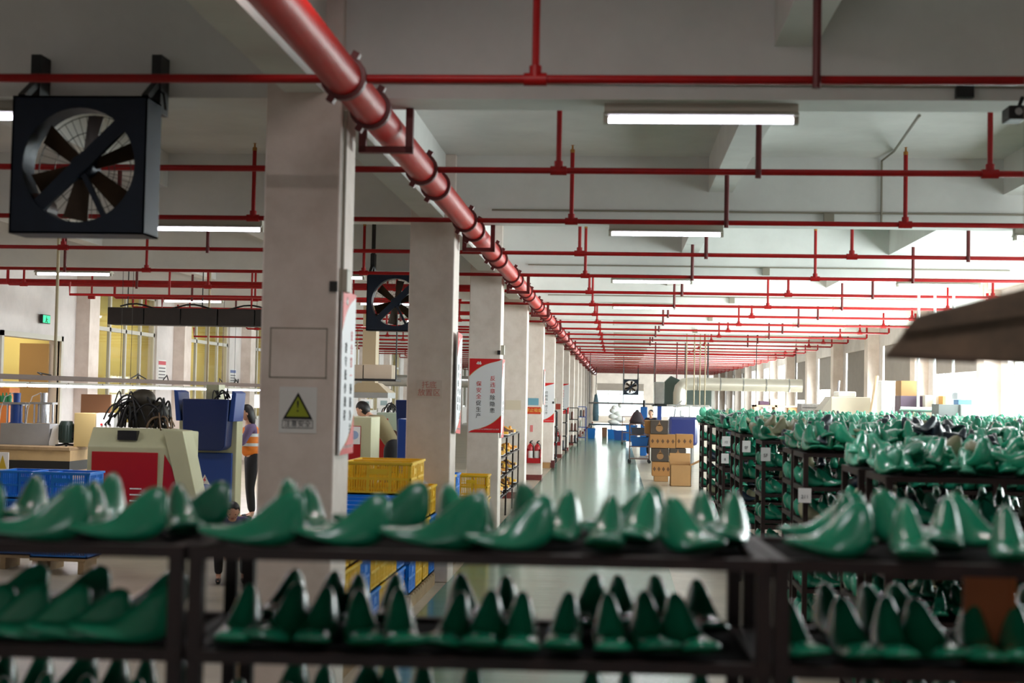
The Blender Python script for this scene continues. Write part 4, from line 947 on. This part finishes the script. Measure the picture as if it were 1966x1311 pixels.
# machines seen between the first and second columns
D = 21.5
dm = wbox(640, 712, 800, 900, D, .8, 0); o, w, dd_, h = simple('lasting_machine', 'cream cabinet with red door and white poster, between first and second columns', 'machine', dm, CREAM, 'cabinet', .012)
MB().box(-w+.06, w-.16, -dd_-.015, -dd_, .3, h-.14).build('door', RED, o); q = P(681, 824, D); lx = q.x-o.location.x; MB().box(lx-.09, lx+.09, -dd_-.022, -dd_-.015, h-.42, h-.15).build('poster', PAPER, o); MB().lathe([(.065, 0), (.065, -.002)], 20, (lx, -dd_-.022, h-.28), 'y').build('round_print', mat('print_blue', (150, 170, 205), .6), o)
dm = wbox(722, 768, 792, 900, 23.6, .8, 0); o, w, dd_, h = simple('lasting_machine', 'grey-green cabinet with red panel and round port, right of the khaki worker', 'machine', dm, mat('cream_green', (168, 180, 160), .4), 'cabinet', .012)
MB().box(-w, -w+.2, -dd_-.015, -dd_, .2, h-.1).build('red_panel', RED, o); MB().lathe([(.09, 0), (.09, -.02)], 18, (w-.12, -dd_, h-.38), 'y').build('round_port', mat('port_brown', (70, 40, 30), .5), o); hoses(o, (0, -.1, h), 8, .15, .2, 31)
dm = wbox(758, 800, 768, 900, 20.3, .7, 0); o = thing('heel_machine', 'navy machine hood partly hidden behind the second column', 'machine', ((dm[0]+dm[1])/2, 20.3, 0)); w = (dm[1]-dm[0])/2
MB().prism([(-w, dm[5]), (w, dm[5]), (w, .85), (-w+.12, .95), (-w+.04, 1.1)], 0, .5).build('hood', NAVY, o, bevel=.015); MB().box(-w+.05, w, .05, .6, 0, .85).build('cabinet', BLUE, o)
q = P(884, 830, 19.5); o = thing('heel_machine', 'blue machine side and dangling black hoses right of the second column', 'machine', (-2.35, 17.0, 0)); MB().prism([(-.3, 0), (.12, 0), (.16, .9), (.1, 1.55), (-.3, 1.6)], 0, .5).build('cabinet', BLUE, o, bevel=.02); hoses(o, (.2, .3, .9), 9, .08, -.5, 41)
# monitors/lit screens
for px0, px1, py0, py1, lab in ((692, 714, 766, 784, 'left'), (724, 750, 764, 784, 'right')):
    o, w, dd_, h = simple('white_box', 'white control panel facing the aisle beyond the khaki worker, %s one' % lab, 'panel', wbox(px0, px1, py0, py1, 27, .1), WHITE, 'case'); MB().tube([(0, .02, .01), (0, .02, -o.location.z)], .03).build('stand', STEEL, o); MB().box(-w*.5, w*.5, -.055, -.05, h*.3, h*.75).build('screen', mat('screen_grey', (150, 170, 172), .3), o)
# hood, duct, cartons above
def frustum(w0, w1, d0, d1, z0, z1, mb=None):
    b = mb or MB(); v = [(-w0, -d0, z0), (w0, -d0, z0), (w0, d0, z0), (-w0, d0, z0), (-w1, -d1, z1), (w1, -d1, z1), (w1, d1, z1), (-w1, d1, z1)]
    return b.add(v, [(0, 3, 2, 1), (4, 5, 6, 7), (0, 1, 5, 4), (1, 2, 6, 5), (2, 3, 7, 6), (3, 0, 4, 7)])
dm = wbox(668, 752, 735, 764, 30, 1); o = thing('extractor_hood', 'beige extractor hood above the machines between first and second columns', 'hood', ((dm[0]+dm[1])/2, 30, dm[4])); w = (dm[1]-dm[0])/2; h = dm[5]-dm[4]
frustum(w, w*.45, .5, .25, .12, h).build('canopy', mat('hood_beige', (176, 158, 130), .5), o); MB().box(-w, w, -.5, .5, 0, .12).build('rim', GREYM, o); MB().box(-w*.3, w*.3, -.2, .2, h, ZS-dm[4]).build('flue', mat('hood_beige'), o)
q = P(740, 730, 34); o = thing('round_duct', 'grey round duct running across behind the beige hood', 'duct', (-5.6, 34, q.z)); MB().tube([(-2.2, 0, 0), (3.2, 0, 0)], .14, 16).build('duct_tube', GALV, o, smooth=True)
for xx in (-1.8, 1.0, 2.6): MB().tube([(xx, 0, .14), (xx, 0, ZS-q.z)], .012).build('hanger_rod', BLACK, o)
for i, (a, b_) in enumerate(((660, 696), (698, 752))):
    dm = wbox(a, b_, 700, 727, 28, .5); simple('carton', 'dull beige carton on the high shelf between the columns, %s one' % ['left', 'right'][i], 'carton', dm, mat('dull_beige', (170, 154, 136), .7), 'box')
dm = wbox(655, 760, 727, 731, 27.9, .7); o, w, dd_, h = simple('high_shelf', 'dark high shelf carrying two cartons between the columns', 'shelf', dm, BLACK, 'board')
for s in (-1, 1): MB().tube([(s*w*.9, 0, h), (s*w*.9, 0, ZS-dm[4])], .015).build('hanger_rod', BLACK, o)

simple('orange_bin', 'orange plastic bin behind the blue cylinder at the far left edge', 'bin', (lambda t_: (t_[0], t_[1], t_[2], t_[3], 0, t_[5]))(wbox(-8, 18, 744, 775, 22.5, .4)), mat('bin_orange', (226, 130, 50), .5), 'bin_body')
for i in range(4):
    q = P(-2+i*7, 772, 21.6); o = thing('green_bottle', 'small green bottle on the ledge at the far left edge, %s from the left' % ORD[i], 'bottle', (q.x, 21.6, q.z), 0, 'green bottles at the left edge'); MB().lathe([(.03, 0), (.032, .01), (.03, .09), (.012, .12), (.012, .15)], 10).build('bottle_body', mat('bottle_green', (40, 130, 80), .3), o, smooth=True)
q0 = P(-6, 774, 21.6); o = thing('bottle_ledge', 'thin grey ledge on legs under the green bottles', 'shelf', (q0.x, 21.5, 0)); MB().box(-.1, .45, 0, .25, q0.z-.03, q0.z).build('ledge_board', GREYM, o); MB().box(0, .04, .05, .09, 0, q0.z-.03).build('leg', GREYM, o); MB().box(.38, .42, .05, .09, 0, q0.z-.03).build('leg', GREYM, o)
# ------------------------------------------------------------------ cartons by the aisle, trolley, far end
D = 32.6
PC = mat('printed_carton', (168, 120, 68), .7, var=.05); PGOLD = mat('carton_gold', (150, 110, 70), .6)
def carton(px0, px1, py0, py1, D_, m, label, marks=0, base=None, dp=.55):
    dm = wbox(px0, px1, py0, py1, D_, dp, base); o, w, d, h = simple('carton', label, 'carton', dm, m, 'box', .006, 'cartons stacked by the aisle')
    MB().box(-w, w, -.03, .03, h, h+.002).build('tape', mat('tape', (170, 140, 90), .3), o)
    if marks == 1:   # dark box: crest and stripe
        b = MB().lathe([(h*.26, 0), (h*.26, -.003)], 18, (0, -d, h*.42), 'y'); b.prism([(-h*.2, h*.6), (h*.2, h*.6), (h*.06, h*.75), (0, h*.98), (-h*.06, h*.75)], -d-.003, -d); b.build('crest_print', PGOLD, o)
    if marks > 1:
        for i in range(marks): x = -w+2*w*(i+.5)/marks; MB().prism([(x-.035, h*.5), (x, h*.68), (x+.035, h*.5), (x, h*.32)], -d-.003, -d).build('mark_print', mat('print_brown', (96, 66, 40), .6), o)
    return o
xb = [(1251, 1286), (1287, 1330)]
carton(1256, 1283, 914, 921, D, CARD, 'flat carton base under the printed carton stack', 0, 0.0)
carton(1252, 1287, 887, 914, D, PC, 'brown carton with four marks, bottom of the stack by the aisle', 4)
carton(1251, 1284, 861, 886, D, CARDD, 'dark carton with a crest, second from the bottom by the aisle', 1)
carton(1286, 1317, 861, 886, D, CARDD, 'dark carton with a crest behind the open carton', 1)
carton(1288, 1318, 887, 921, D+.1, PC, 'brown carton hidden behind the open carton', 4, 0.0)
carton(1248, 1297, 834, 860, D, PC, 'wide brown carton with five marks in the third layer', 5)
carton(1298, 1331, 834, 860, D, PC, 'brown carton with three marks in the third layer, right', 3)
carton(1249, 1283, 807, 833, D, CARDD, 'dark carton with a red-gold crest on top of the stack', 1)
carton(1238, 1249, 807, 833, D+.3, PC, 'narrow brown carton on top of the stack, left end', 0)
# the open carton
dm = wbox(1287, 1327, 893, 931, 31.0, .5, 0.0); o = thing('open_carton', 'open empty brown carton standing in front of the printed carton stack', 'carton', ((dm[0]+dm[1])/2, 31.2, 0)); w = (dm[1]-dm[0])/2; h = dm[5]; t = .012
MB().box(-w, w, -.25, -.25+t, 0, h).build('front_wall', CARD, o); MB().box(-w, w, .25-t, .25, 0, h).build('back_wall', CARD, o); MB().box(-w, -w+t, -.25, .25, 0, h).build('side_wall', CARD, o); MB().box(w-t, w, -.25, .25, 0, h).build('side_wall', CARD, o); MB().box(-w, w, -.25, .25, 0, t).build('bottom', CARD, o)
MB().bar((0, .26, h), (0, .34, h+.24), 2*w, t).build('back_flap', CARD, o); MB().bar((w, 0, h), (w+.2, 0, h+.1), .5, t, up=(0, 0, 1)).build('side_flap', CARD, o); MB().bar((-w, 0, h), (-w-.03, 0, h+.2), .5, t).build('side_flap', CARD, o)
# steel trolley
def trolley(px0, px1, py0, py1, D_, label, loads):
    dm = wbox(px0, px1, py0, py1, D_, .6, 0.0); o = thing('trolley', label, 'trolley', ((dm[0]+dm[1])/2, D_+.3, 0)); w = (dm[1]-dm[0])/2; H = dm[5]
    fm = mat('trolley_frame', (112, 84, 76), .5, .3)
    for sx in (-w, w-.03):
        for sy in (-.3, .27): MB().box(sx, sx+.03, sy, sy+.03, .12, H).build('post', fm, o); c_ = MB().lathe([(.05, -.015), (.05, .015)], 14, (sx+.015, sy+.015, .05), 'y').build('caster', BLACK, o); MB().box(sx+.005, sx+.025, sy+.005, sy+.025, .05, .14).build('caster_fork', STEEL, c_)
    for z in (.14, H*.43, H*.72, H): MB().box(-w, w, -.3, .3, z-.025, z).build('shelf', fm, o)
    return o, w, H
o, w, H = trolley(1208, 1248, 813, 887, 41.5, 'grey-brown steel trolley with blue tubs left of the carton stack', 1)
x, y = o.location.x, o.location.y
def tub(x, y, z, w, d, h, m, label, nm='plastic_tub'):
    o = thing(nm, label, 'tub', (x, y, z)); b = frustum(w*.85, w, d*.85, d, 0, h); b.build('tub_body', m, o); MB().box(-w-.015, w+.015, -d-.015, d+.015, h-.02, h).build('rim', m, o)
TBL = mat('tub_blue', (20, 96, 170), .4)
tub(x, y, H*.43, .26, .22, .26, TBL, 'blue tub on the middle shelf of the steel trolley'); tub(x-.05, y, H*.72, .2, .2, .2, mat('grey_tub', (70, 70, 82), .5), 'dark grey tub on the upper shelf of the steel trolley')
o = thing('cone_bag', 'dark pointed cloth bundle on top of the steel trolley', 'bundle', (x-.08, y, H)); MB().lathe([(.22, 0), (.2, .1), (.1, .28), (.03, .4)], 14).build('bundle', mat('dark_cloth', (64, 54, 60), .8), o, smooth='all')
for k in (-1, 1): MB().tube([(0, 0, .38), (k*.1, 0, .3), (k*.22, -.05, .05)], .015).build('fold', mat('pink_cloth', (140, 80, 90), .8), o)
o, w, H = trolley(1194, 1222, 799, 852, 58, 'tall thin-framed trolley with blue tubs standing further down the aisle', 0)
x2, y2 = o.location.x, o.location.y
tub(x2+.1, y2, .14, .25, .22, .35, TBL, 'blue tub on the lowest shelf of the further trolley'); tub(x2+.1, y2, H*.43, .25, .22, .3, TBL, 'blue tub on the middle shelf of the further trolley')
# far tables, tubs and window-side clutter
dm = wbox(1130, 1215, 814, 818, 70, .9); o = thing('long_table', 'long dark table across the far end of the aisle', 'table', ((dm[0]+dm[1])/2, 70, 0)); w = (dm[1]-dm[0])/2; zt = dm[5]
MB().box(-w, w, 0, .9, zt-.08, zt).build('tabletop', mat('dark_teal', (40, 58, 70), .5), o)
for sx in (-w+.1, 0, w-.1): MB().box(sx, sx+.06, .05, .11, 0, zt-.08).build('leg', BLACK, o)
for i, (px0, px1, py0, py1, D_, m, lab) in enumerate([(1128, 1143, 822, 841, 66, TBL, 'blue tub under the far table, left end'), (1178, 1204, 826, 843, 64, mat('tub_navy', (24, 60, 120), .4), 'navy tub in front of the far table'), (1166, 1182, 824, 836, 66, TBL, 'low blue tub in front of the far table'), (1155, 1166, 820, 839, 69, mat('stool_brown', (110, 70, 50), .6), 'small brown stool under the far table')]):
    dm = wbox(px0, px1, py0, py1, D_, .5, 0.0); tub((dm[0]+dm[1])/2, D_, 0, (dm[1]-dm[0])/2, .3, dm[5], m, lab, 'plastic_tub' if i < 3 else 'stool')
dm = wbox(1138, 1150, 757, 808, 80, .3); o = thing('hanging_tarpaulin', 'grey-blue tarpaulin bundle hanging at the far left end of the aisle', 'tarpaulin', ((dm[0]+dm[1])/2, 80, dm[4])); w = (dm[1]-dm[0])/2; h = dm[5]-dm[4]
MB().lathe([(w*.9, 0), (w, h*.3), (w*.85, h*.7), (w*.4, h)], 12).build('cloth', mat('tarp', (100, 130, 146), .7, var=.3, scale=6), o, smooth='all'); MB().tube([(0, 0, h), (0, 0, ZS-dm[4])], .02).build('rope', RUBBER, o)
dm = wbox(1174, 1192, 781, 812, 66, .5); o = thing('wrapped_machine', 'white plastic-wrapped machine on the far table before the bright windows', 'machine', ((dm[0]+dm[1])/2, 70.4, zt)); b = MB(); r = random.Random(8)
for i in range(7): b.ball((r.uniform(-.2, .2), 0, .1+i*.14), .3-.03*i, .2, .14, 10, 6)
b.build('wrapping', WHITE, o, smooth='all')
o = MB().tube([tuple(P(1130, 773, 60)), tuple(P(1260, 776, 60))], .035, 8).build('hanging_rail', mat('rail_dark', (90, 84, 84), .5), None, smooth=True); tag(o, 'thin dark rail hung across the far end before the windows', 'rail')
b = MB()
for px in (1132, 1196, 1255): q = P(px, 775, 60); MB().tube([(q.x-0, 60, q.z), (q.x, 60, ZS)], .015).build('drop_rod', BLACK, o)
# slim racks and trolleys beside the farther columns
for i, (x, y, m, lab) in enumerate([(-1.95, 47.2, BLACK, 'dark slim rack beside the aisle in front of the eighth column'), (-1.75, 54.5, BLACK, 'dark slim rack with bottles beside the aisle beyond the eighth column'), (-1.6, 62, BLUE, 'tall blue trolley at the far left of the aisle'), (-2.0, 40.6, BLACK, 'dark slim rack in front of the seventh column')]):
    o = thing('slim_rack', lab, 'rack', (x, y, 0))
    for sx in (-.3, .27):
        for sy in (0, .6): MB().box(sx, sx+.03, sy, sy+.03, 0, 1.5).build('post', m, o)
    for z in (.15, .6, 1.05, 1.5): MB().box(-.3, .3, 0, .63, z-.03, z).build('shelf', m, o)
    r = random.Random(i)
    for z in (.15, .6, 1.05):
        for k in range(4):
            if r.random() < .8: c_ = thing('jar', 'small container standing on the %s' % (lab.replace('dark slim rack', 'slim rack').replace('tall blue trolley', 'blue trolley')), 'jar', (x-.2+.13*k, y+.1, z), 0, 'containers on slim racks'); MB().lathe([(.05, 0), (.055, .02), (.05, .25), (.02, .3)], 10).build('vessel', mat('jar%d' % r.randint(0, 2), r.choice([(60, 60, 66), (150, 150, 140), (110, 70, 60)]), .4), c_, smooth=True)
o = thing('small_carton', 'small cardboard box on the floor at the foot of the sixth column', 'carton', (-1.85, YC[5]-.3, 0)); MB().box(-.16, .12, -.15, .15, 0, .14).build('box', CARD, o); MB().box(.14, .24, -.1, .1, .0, .2).build('block', mat('dkred', (80, 24, 24), .6), o)
# ------------------------------------------------------------------ overhead dryer duct and tank
dm = wbox(1256, 1276, 733, 777, 46, 1.2); o = thing('metal_tank', 'dented galvanised tank hung overhead behind the carton stack', 'tank', ((dm[0]+dm[1])/2, 46.4, dm[4])); w = (dm[1]-dm[0])/2; h = dm[5]-dm[4]
MB().box(-w, w, -.5, .6, 0, h).build('tank_body', GALV, o, bevel=.04); MB().prism([(w, 0), (w+.55, 0), (w+.55, h+.05), (w+.2, h+.2), (w, h)], -.4, .6).build('green_side', mat('dark_green_metal', (70, 84, 78), .4), o); MB().box(-w-.05, w+.6, -.55, .65, -.05, 0).build('base_frame', BLACK, o)
for sx in (-w*.8, w+.4): MB().tube([(sx, 0, h), (sx, 0, ZS-dm[4])], .02).build('hanger_rod', REDD, o)
zc = P(1400, 738, 44).z; xa = P(1302, 738, 44).x; xb_ = P(1540, 740, 44).x
o = thing('round_duct', 'large pale round duct with an elbow running right above the racks', 'duct', (0, 44, zc)); pts = [(xa+.05, 0, -.75), (xa+.05, 0, -.3), (xa+.08, 0, -.14), (xa+.18, 0, -.03), (xa+.4, 0, 0), (xb_, 0, 0)]
MB().tube(pts, .2, 20).build('duct_tube', mat('duct_pale', (214, 208, 196), .35, .5), o, smooth=True)
for i in range(5): MB().lathe([(.205, -.02), (.215, -.01), (.215, .01), (.205, .02)], 20, (xa+.6+i*.7, 0, 0), 'x').build('seam_ring', GALV, o)
for xx in (xa+.9, xa+2.4, xb_-.2): MB().tube([(xx, 0, .2), (xx, 0, ZS-zc)], .012).build('hanger_rod', BLACK, o)
dm = wbox(1310, 1366, 746, 780, 45, .8); o, w, dd_, h = simple('dryer_enclosure', 'dark green enclosure hung under the pale round duct', 'machine', dm, mat('dark_green_metal'), 'enclosure'); [MB().tube([(s*w*.8, 0, h-.02), (s*w*.8, 0, ZS-dm[4])], .015).build('hanger_rod', BLACK, o) for s in (-1, 1)]; MB().box(w, w+.1, -.3, .3, -.1, h).build('end_frame', GALV, o); 
for px in (1317, 1332, 1343, 1353): q = P(px, 778, 42); r_ = MB().tube([(0, 0, 0), (0, 0, ZS-q.z)], .018, 8).build('hanging_rod', mat('rod_cream'), None, smooth=True); r_.location = (q.x, 42, q.z); tag(r_, 'pale vertical rod hung from the ceiling, %s of four above the carton stack' % ORD[(1317, 1332, 1343, 1353).index(px)], 'rod', 'four pale rods')
dm = wbox(1283, 1362, 777, 781, 42, 1.2); o, w, dd_, h = simple('machine_canopy', 'bright canopy strip with lamps over the machines behind the cartons', 'canopy', dm, GALV, 'tray'); MB().tube([(-w+.1, 0, -.05), (w-.1, 0, -.05)], .02).build('tube', TUBE, o)
dm = wbox(1284, 1340, 800, 832, 40, .8, 0.0); dm = dm[:4]+(.6, dm[5]); o, w, dd_, h = simple('stitching_machine', 'navy machine body on legs behind the stacked cartons', 'machine', dm, mat('navy_gloss', (36, 46, 104), .2, coat=.5), 'cabinet', .08); [MB().box(sx, sx+.06, -.3, .3, -.6, .02).build('leg', GREYM, o) for sx in (-w+.1, w-.16)]; MB().box(-w*.2, w*.1, -.2, .1, h, h+.18).build('machine_head', WHITE, o, bevel=.02); MB().tube([(-w*.6, 0, h), (-w*.5, -.1, h+.3), (-w*.1, -.1, h+.45)], .015).build('lamp_arm', STEEL, o); MB().lathe([(.03, 0), (.03, .2), (.05, .3)], 10, (w*.5, 0, h)).build('thread_spool', WHITE, o)
o, w, dd_, h = simple('blue_press', 'small blue press standing left of the man in the dark jacket', 'machine', wbox(1230, 1243, 781, 800, 47, .4, 0.0), TBL, 'press_body', .02); MB().tube([(0, 0, h), (0, 0, h+.22)], .04).build('ram', BLACK, o)
MB().box(-.01, .01, 0, .01, 0, .01)
dm = wbox(1262, 1270, 776, 812, 47.5, .15, 0.0); simple('blue_post', 'blue steel post supporting the tank behind the man', 'post', dm, BLUE, 'post')
# ------------------------------------------------------------------ right-hand background behind the racks
def rb(name, label, cat, a, m, D_, dp=.5, base=0.0, part='body', bevel=.01): return simple(name, label, cat, wbox(*a, D_, dp, base), m, part, bevel)
o, w, dd_, h = rb('conveyor_oven', 'cream machine hood with sloping sides behind the rack rows', 'machine', (1596, 1672, 762, 812), mat('cream_pale', (226, 216, 196), .4), 26, .8, 0.0)
MB().prism([(-w-.16, h-.5), (-w, h-.5), (-w, h), (-w-.04, h-.06), (-w-.18, h-.25)], -.4, .4).build('sloped_cheek', mat('grey_cheek', (160, 152, 140), .5), o); MB().box(-w*.6, w*.3, -.3, .3, h, h+.1).build('top_cover', WHITE, o, bevel=.02); MB().box(-w*.9, w*.9, -.41, -.4, h-.5, h-.36).build('dark_slot', BLACK, o)
MB().tube([(-w*.5, 0, h+.1), (-w*.45, 0, h+.3)], .02).build('handle', STEEL, o)
o, w, dd_, h = rb('sack_bin', 'grey printed sack standing on end left of the cream machine', 'sack', (1538, 1582, 775, 812), mat('sack_grey', (176, 172, 170), .8, var=.3, scale=12), 27, .6, 0.0)
for i in range(5): MB().box(-w*.9, w*.9, -dd_-.004, -dd_, h-.08-.09*i, h-.07-.09*i).build('printed_line', mat('print_grey', (70, 66, 70), .7), o)
o, w, dd_, h = rb('small_parcel', 'small brown parcel with a hole right of the grey sack', 'carton', (1560, 1577, 799, 812), CARD, 25.5, .3, 0.0)
# open shelf with boxes
dm = wbox(1448, 1536, 778, 820, 31, .6, 0.0); o = thing('storage_shelf', 'pale open storage shelf behind the rack rows left of the grey sack', 'shelf', ((dm[0]+dm[1])/2, 31, 0)); w = (dm[1]-dm[0])/2; h = dm[5]
sm = mat('pale_wood', (216, 186, 150), .6)
for x in (-w, -w*.1, w-.05): MB().box(x, x+.05, 0, .6, 0, h).build('post', sm, o)
for z in (.9, h): MB().box(-w, w, 0, .6, z-.04, z).build('board', sm, o)
X0 = o.location.x
for i, (a, m, lab) in enumerate([((1460, 1478, 770, 778), mat('purple_box', (92, 62, 84), .6), 'dark purple box on the storage shelf top'), ((1480, 1500, 766, 778), mat('cream_box', (224, 206, 186), .6), 'cream box on the storage shelf top'), ((1462, 1496, 786, 806), PAPER, 'white carton inside the storage shelf'), ((1500, 1515, 793, 812), mat('violet_box', (120, 70, 150), .6), 'violet printed box inside the storage shelf'), ((1517, 1534, 795, 812), mat('navy_box', (40, 56, 110), .6), 'navy box inside the storage shelf'), ((1515, 1535, 783, 795), mat('tan_box', (214, 170, 120), .6), 'tan box on the right side of the storage shelf')]):
    dm = wbox(*a, 30.9, .35); simple('carton', lab, 'carton', (dm[0], dm[1], 31.05, 31.4, dm[4], dm[5]), m, 'box', .006, 'boxes on the storage shelf')
o = thing('sack', 'soft brown cloth sack lying behind the left end of the rack rows', 'sack', tuple(P(1428, 812, 26))); MB().ball((0, 0, .05), .42, .3, .17, 16, 10).ball((.25, 0, .0), .3, .25, .14, 12, 8).build('sack_body', mat('sack_brown', (196, 150, 120), .8), o, smooth='all')
o, w, dd_, h = rb('work_table', 'table under the brown sack behind the rack rows', 'table', (1395, 1470, 812, 818), mat('dark_navy', (40, 42, 62), .6), 25.7, .9, 0.0, 'cabinet')
o, w, dd_, h = rb('navy_machine', 'low navy machine top behind the brown sack', 'machine', (1404, 1480, 792, 812), NAVY, 29, .6, 0.0)
# cartons and white cabinets near the right wall
for a, D_, m, lab, nm in [((1730, 1766, 731, 765), 24.5, CARD, 'tall brown carton at the top of the stack near the right windows', 'carton'), ((1729, 1775, 760, 820), 24.2, mat('purple_grey', (96, 78, 96), .6), 'dark purple-grey carton stack below the tall brown carton', 'carton'), ((1776, 1816, 759, 822), 24.0, mat('cream_white', (240, 232, 220), .6), 'cream board stack beside the purple-grey cartons', 'board_stack'), ((1810, 1816, 760, 822), 23.7, mat('amber_board', (232, 170, 90), .6), 'narrow amber board at the right of the cream boards', 'board')]:
    base = 0.0 if a[1]-a[0] != 36 else P(1748, 761, 24.5).z
    simple(nm, lab, 'carton' if nm == 'carton' else 'board', wbox(*a, D_, .5, base), m, 'box' if nm == 'carton' else 'board')
o, w, dd_, h = rb('white_cabinet', 'white cabinet behind the racks under the right windows', 'cabinet', (1845, 1889, 777, 830), WHITE, 20.5, .5, 0.0); MB().box(-w-.3, -w, -.2, .25, 0, h).build('grey_side', GREYM, o); MB().box(-w-.12, -w-.1, -.215, -.2, h*.6, h*.9).build('handle', STEEL, o)
o, w, dd_, h = rb('white_machine', 'tall white machine left of the tall brown carton by the windows', 'machine', (1692, 1731, 731, 822), WHITE, 25.5, .6, 0.0); MB().box(w*.1, w*.8, -.31, -.3, h*.5, h*.8).build('panel', GREYM, o)
dm = wbox(1729, 1830, 781, 789, 22.0, .06); o = thing('hanging_rail', 'white horizontal rail on rods before the right windows', 'rail', ((dm[0]+dm[1])/2, 22, dm[4])); w = (dm[1]-dm[0])/2
MB().tube([(-w, 0, .03), (w, 0, .03)], .03, 10).build('rail', WHITE, o, smooth=True); MB().tube([(-w, .1, .0), (w, .1, .0)], .02, 8).build('lower_rail', GREYM, o, smooth=True)
for px in (1763, 1794, 1830): q = P(px, 700, 22); MB().tube([(q.x-o.location.x, 0, .03), (q.x-o.location.x, 0, ZS-dm[4])], .022, 8).build('hanger_rod', WHITE, o)
for i, (a, lab) in enumerate([((1838, 1867, 754, 766), 'upper'), ((1840, 1866, 768, 777), 'lower')]):
    dm = wbox(*a, 20.6, .3, None); simple('packet', '%s packet with blue print on the white cabinet by the right wall' % lab, 'packet', (dm[0], dm[1], 20.6, 20.9, P(1867, 777, 20.6).z + (.075 if i == 0 else 0), P(1867, 777, 20.6).z+(.17 if i == 0 else .07)), mat('packet_blue', (120, 170, 220), .5) if i else mat('packet_white', (220, 226, 234), .5), 'packet')
o = MB().tube([tuple(G(1680, 712, 0) if False else P(1668, 815, 25)), tuple(P(1684, 722, 25.2))], .03, 8).build('broom_handle', mat('pale_wood'), None); tag(o, 'pale wooden pole leaning behind the cream machine', 'pole')
o = MB().tube([tuple(P(1668, 815, 25)), (P(1668, 815, 25).x-.1, 25, 0)], .03, 8).build('pole_foot', mat('pale_wood'), o)
# ------------------------------------------------------------------ dusty brown hood close to the camera on the right
D = 3.6
hm = mat('dusty_brown_metal', (112, 88, 68), .6, .15, var=.25, scale=5, dark=(70, 58, 46))
pts_f = [(1698, 684), (1757, 606), (1990, 548), (1990, 640), (1990, 700), (1872, 694)]
o = thing('lamp_hood', 'blurred dusty brown metal hood close to the camera at the right edge', 'hood', tuple(P(1860, 640, D)))
L0 = o.location
def lp(px, py, D_): return P(px, py, D_)-L0
b = MB(); A = [lp(1698, 684, D), lp(1870, 694, D), lp(2250, 712, D), lp(2250, 480, D+.0), lp(1757, 606, D)]
Bk = [lp(1726, 676, D+.35), lp(1885, 686, D+.35), lp(2200, 700, D+.35), lp(2200, 500, D+.35), lp(1775, 618, D+.35)]
n = 5; b.add(A+Bk, [(0, 1, 2, 3, 4), (9, 8, 7, 6, 5)]+[(i, i+n, (i+1) % n+n, (i+1) % n) for i in range(n)]); b.build('hood_shell', hm, o, bevel=.006)
b = MB().bar(lp(1737, 633, D-.012), lp(2250, 562, D-.012), .012, .01).build('upper_ridge', hm, o); b = MB().bar(lp(1700, 683, D-.01), lp(1873, 693, D-.01), .016, .012).build('lower_lip', mat('dark_brown_metal', (70, 50, 36), .6), o)
q = lp(1990, 540, D+.17); MB().tube([q, (q.x, q.y, ZS-L0.z)], .03, 10).build('hanger_rod', hm, o)
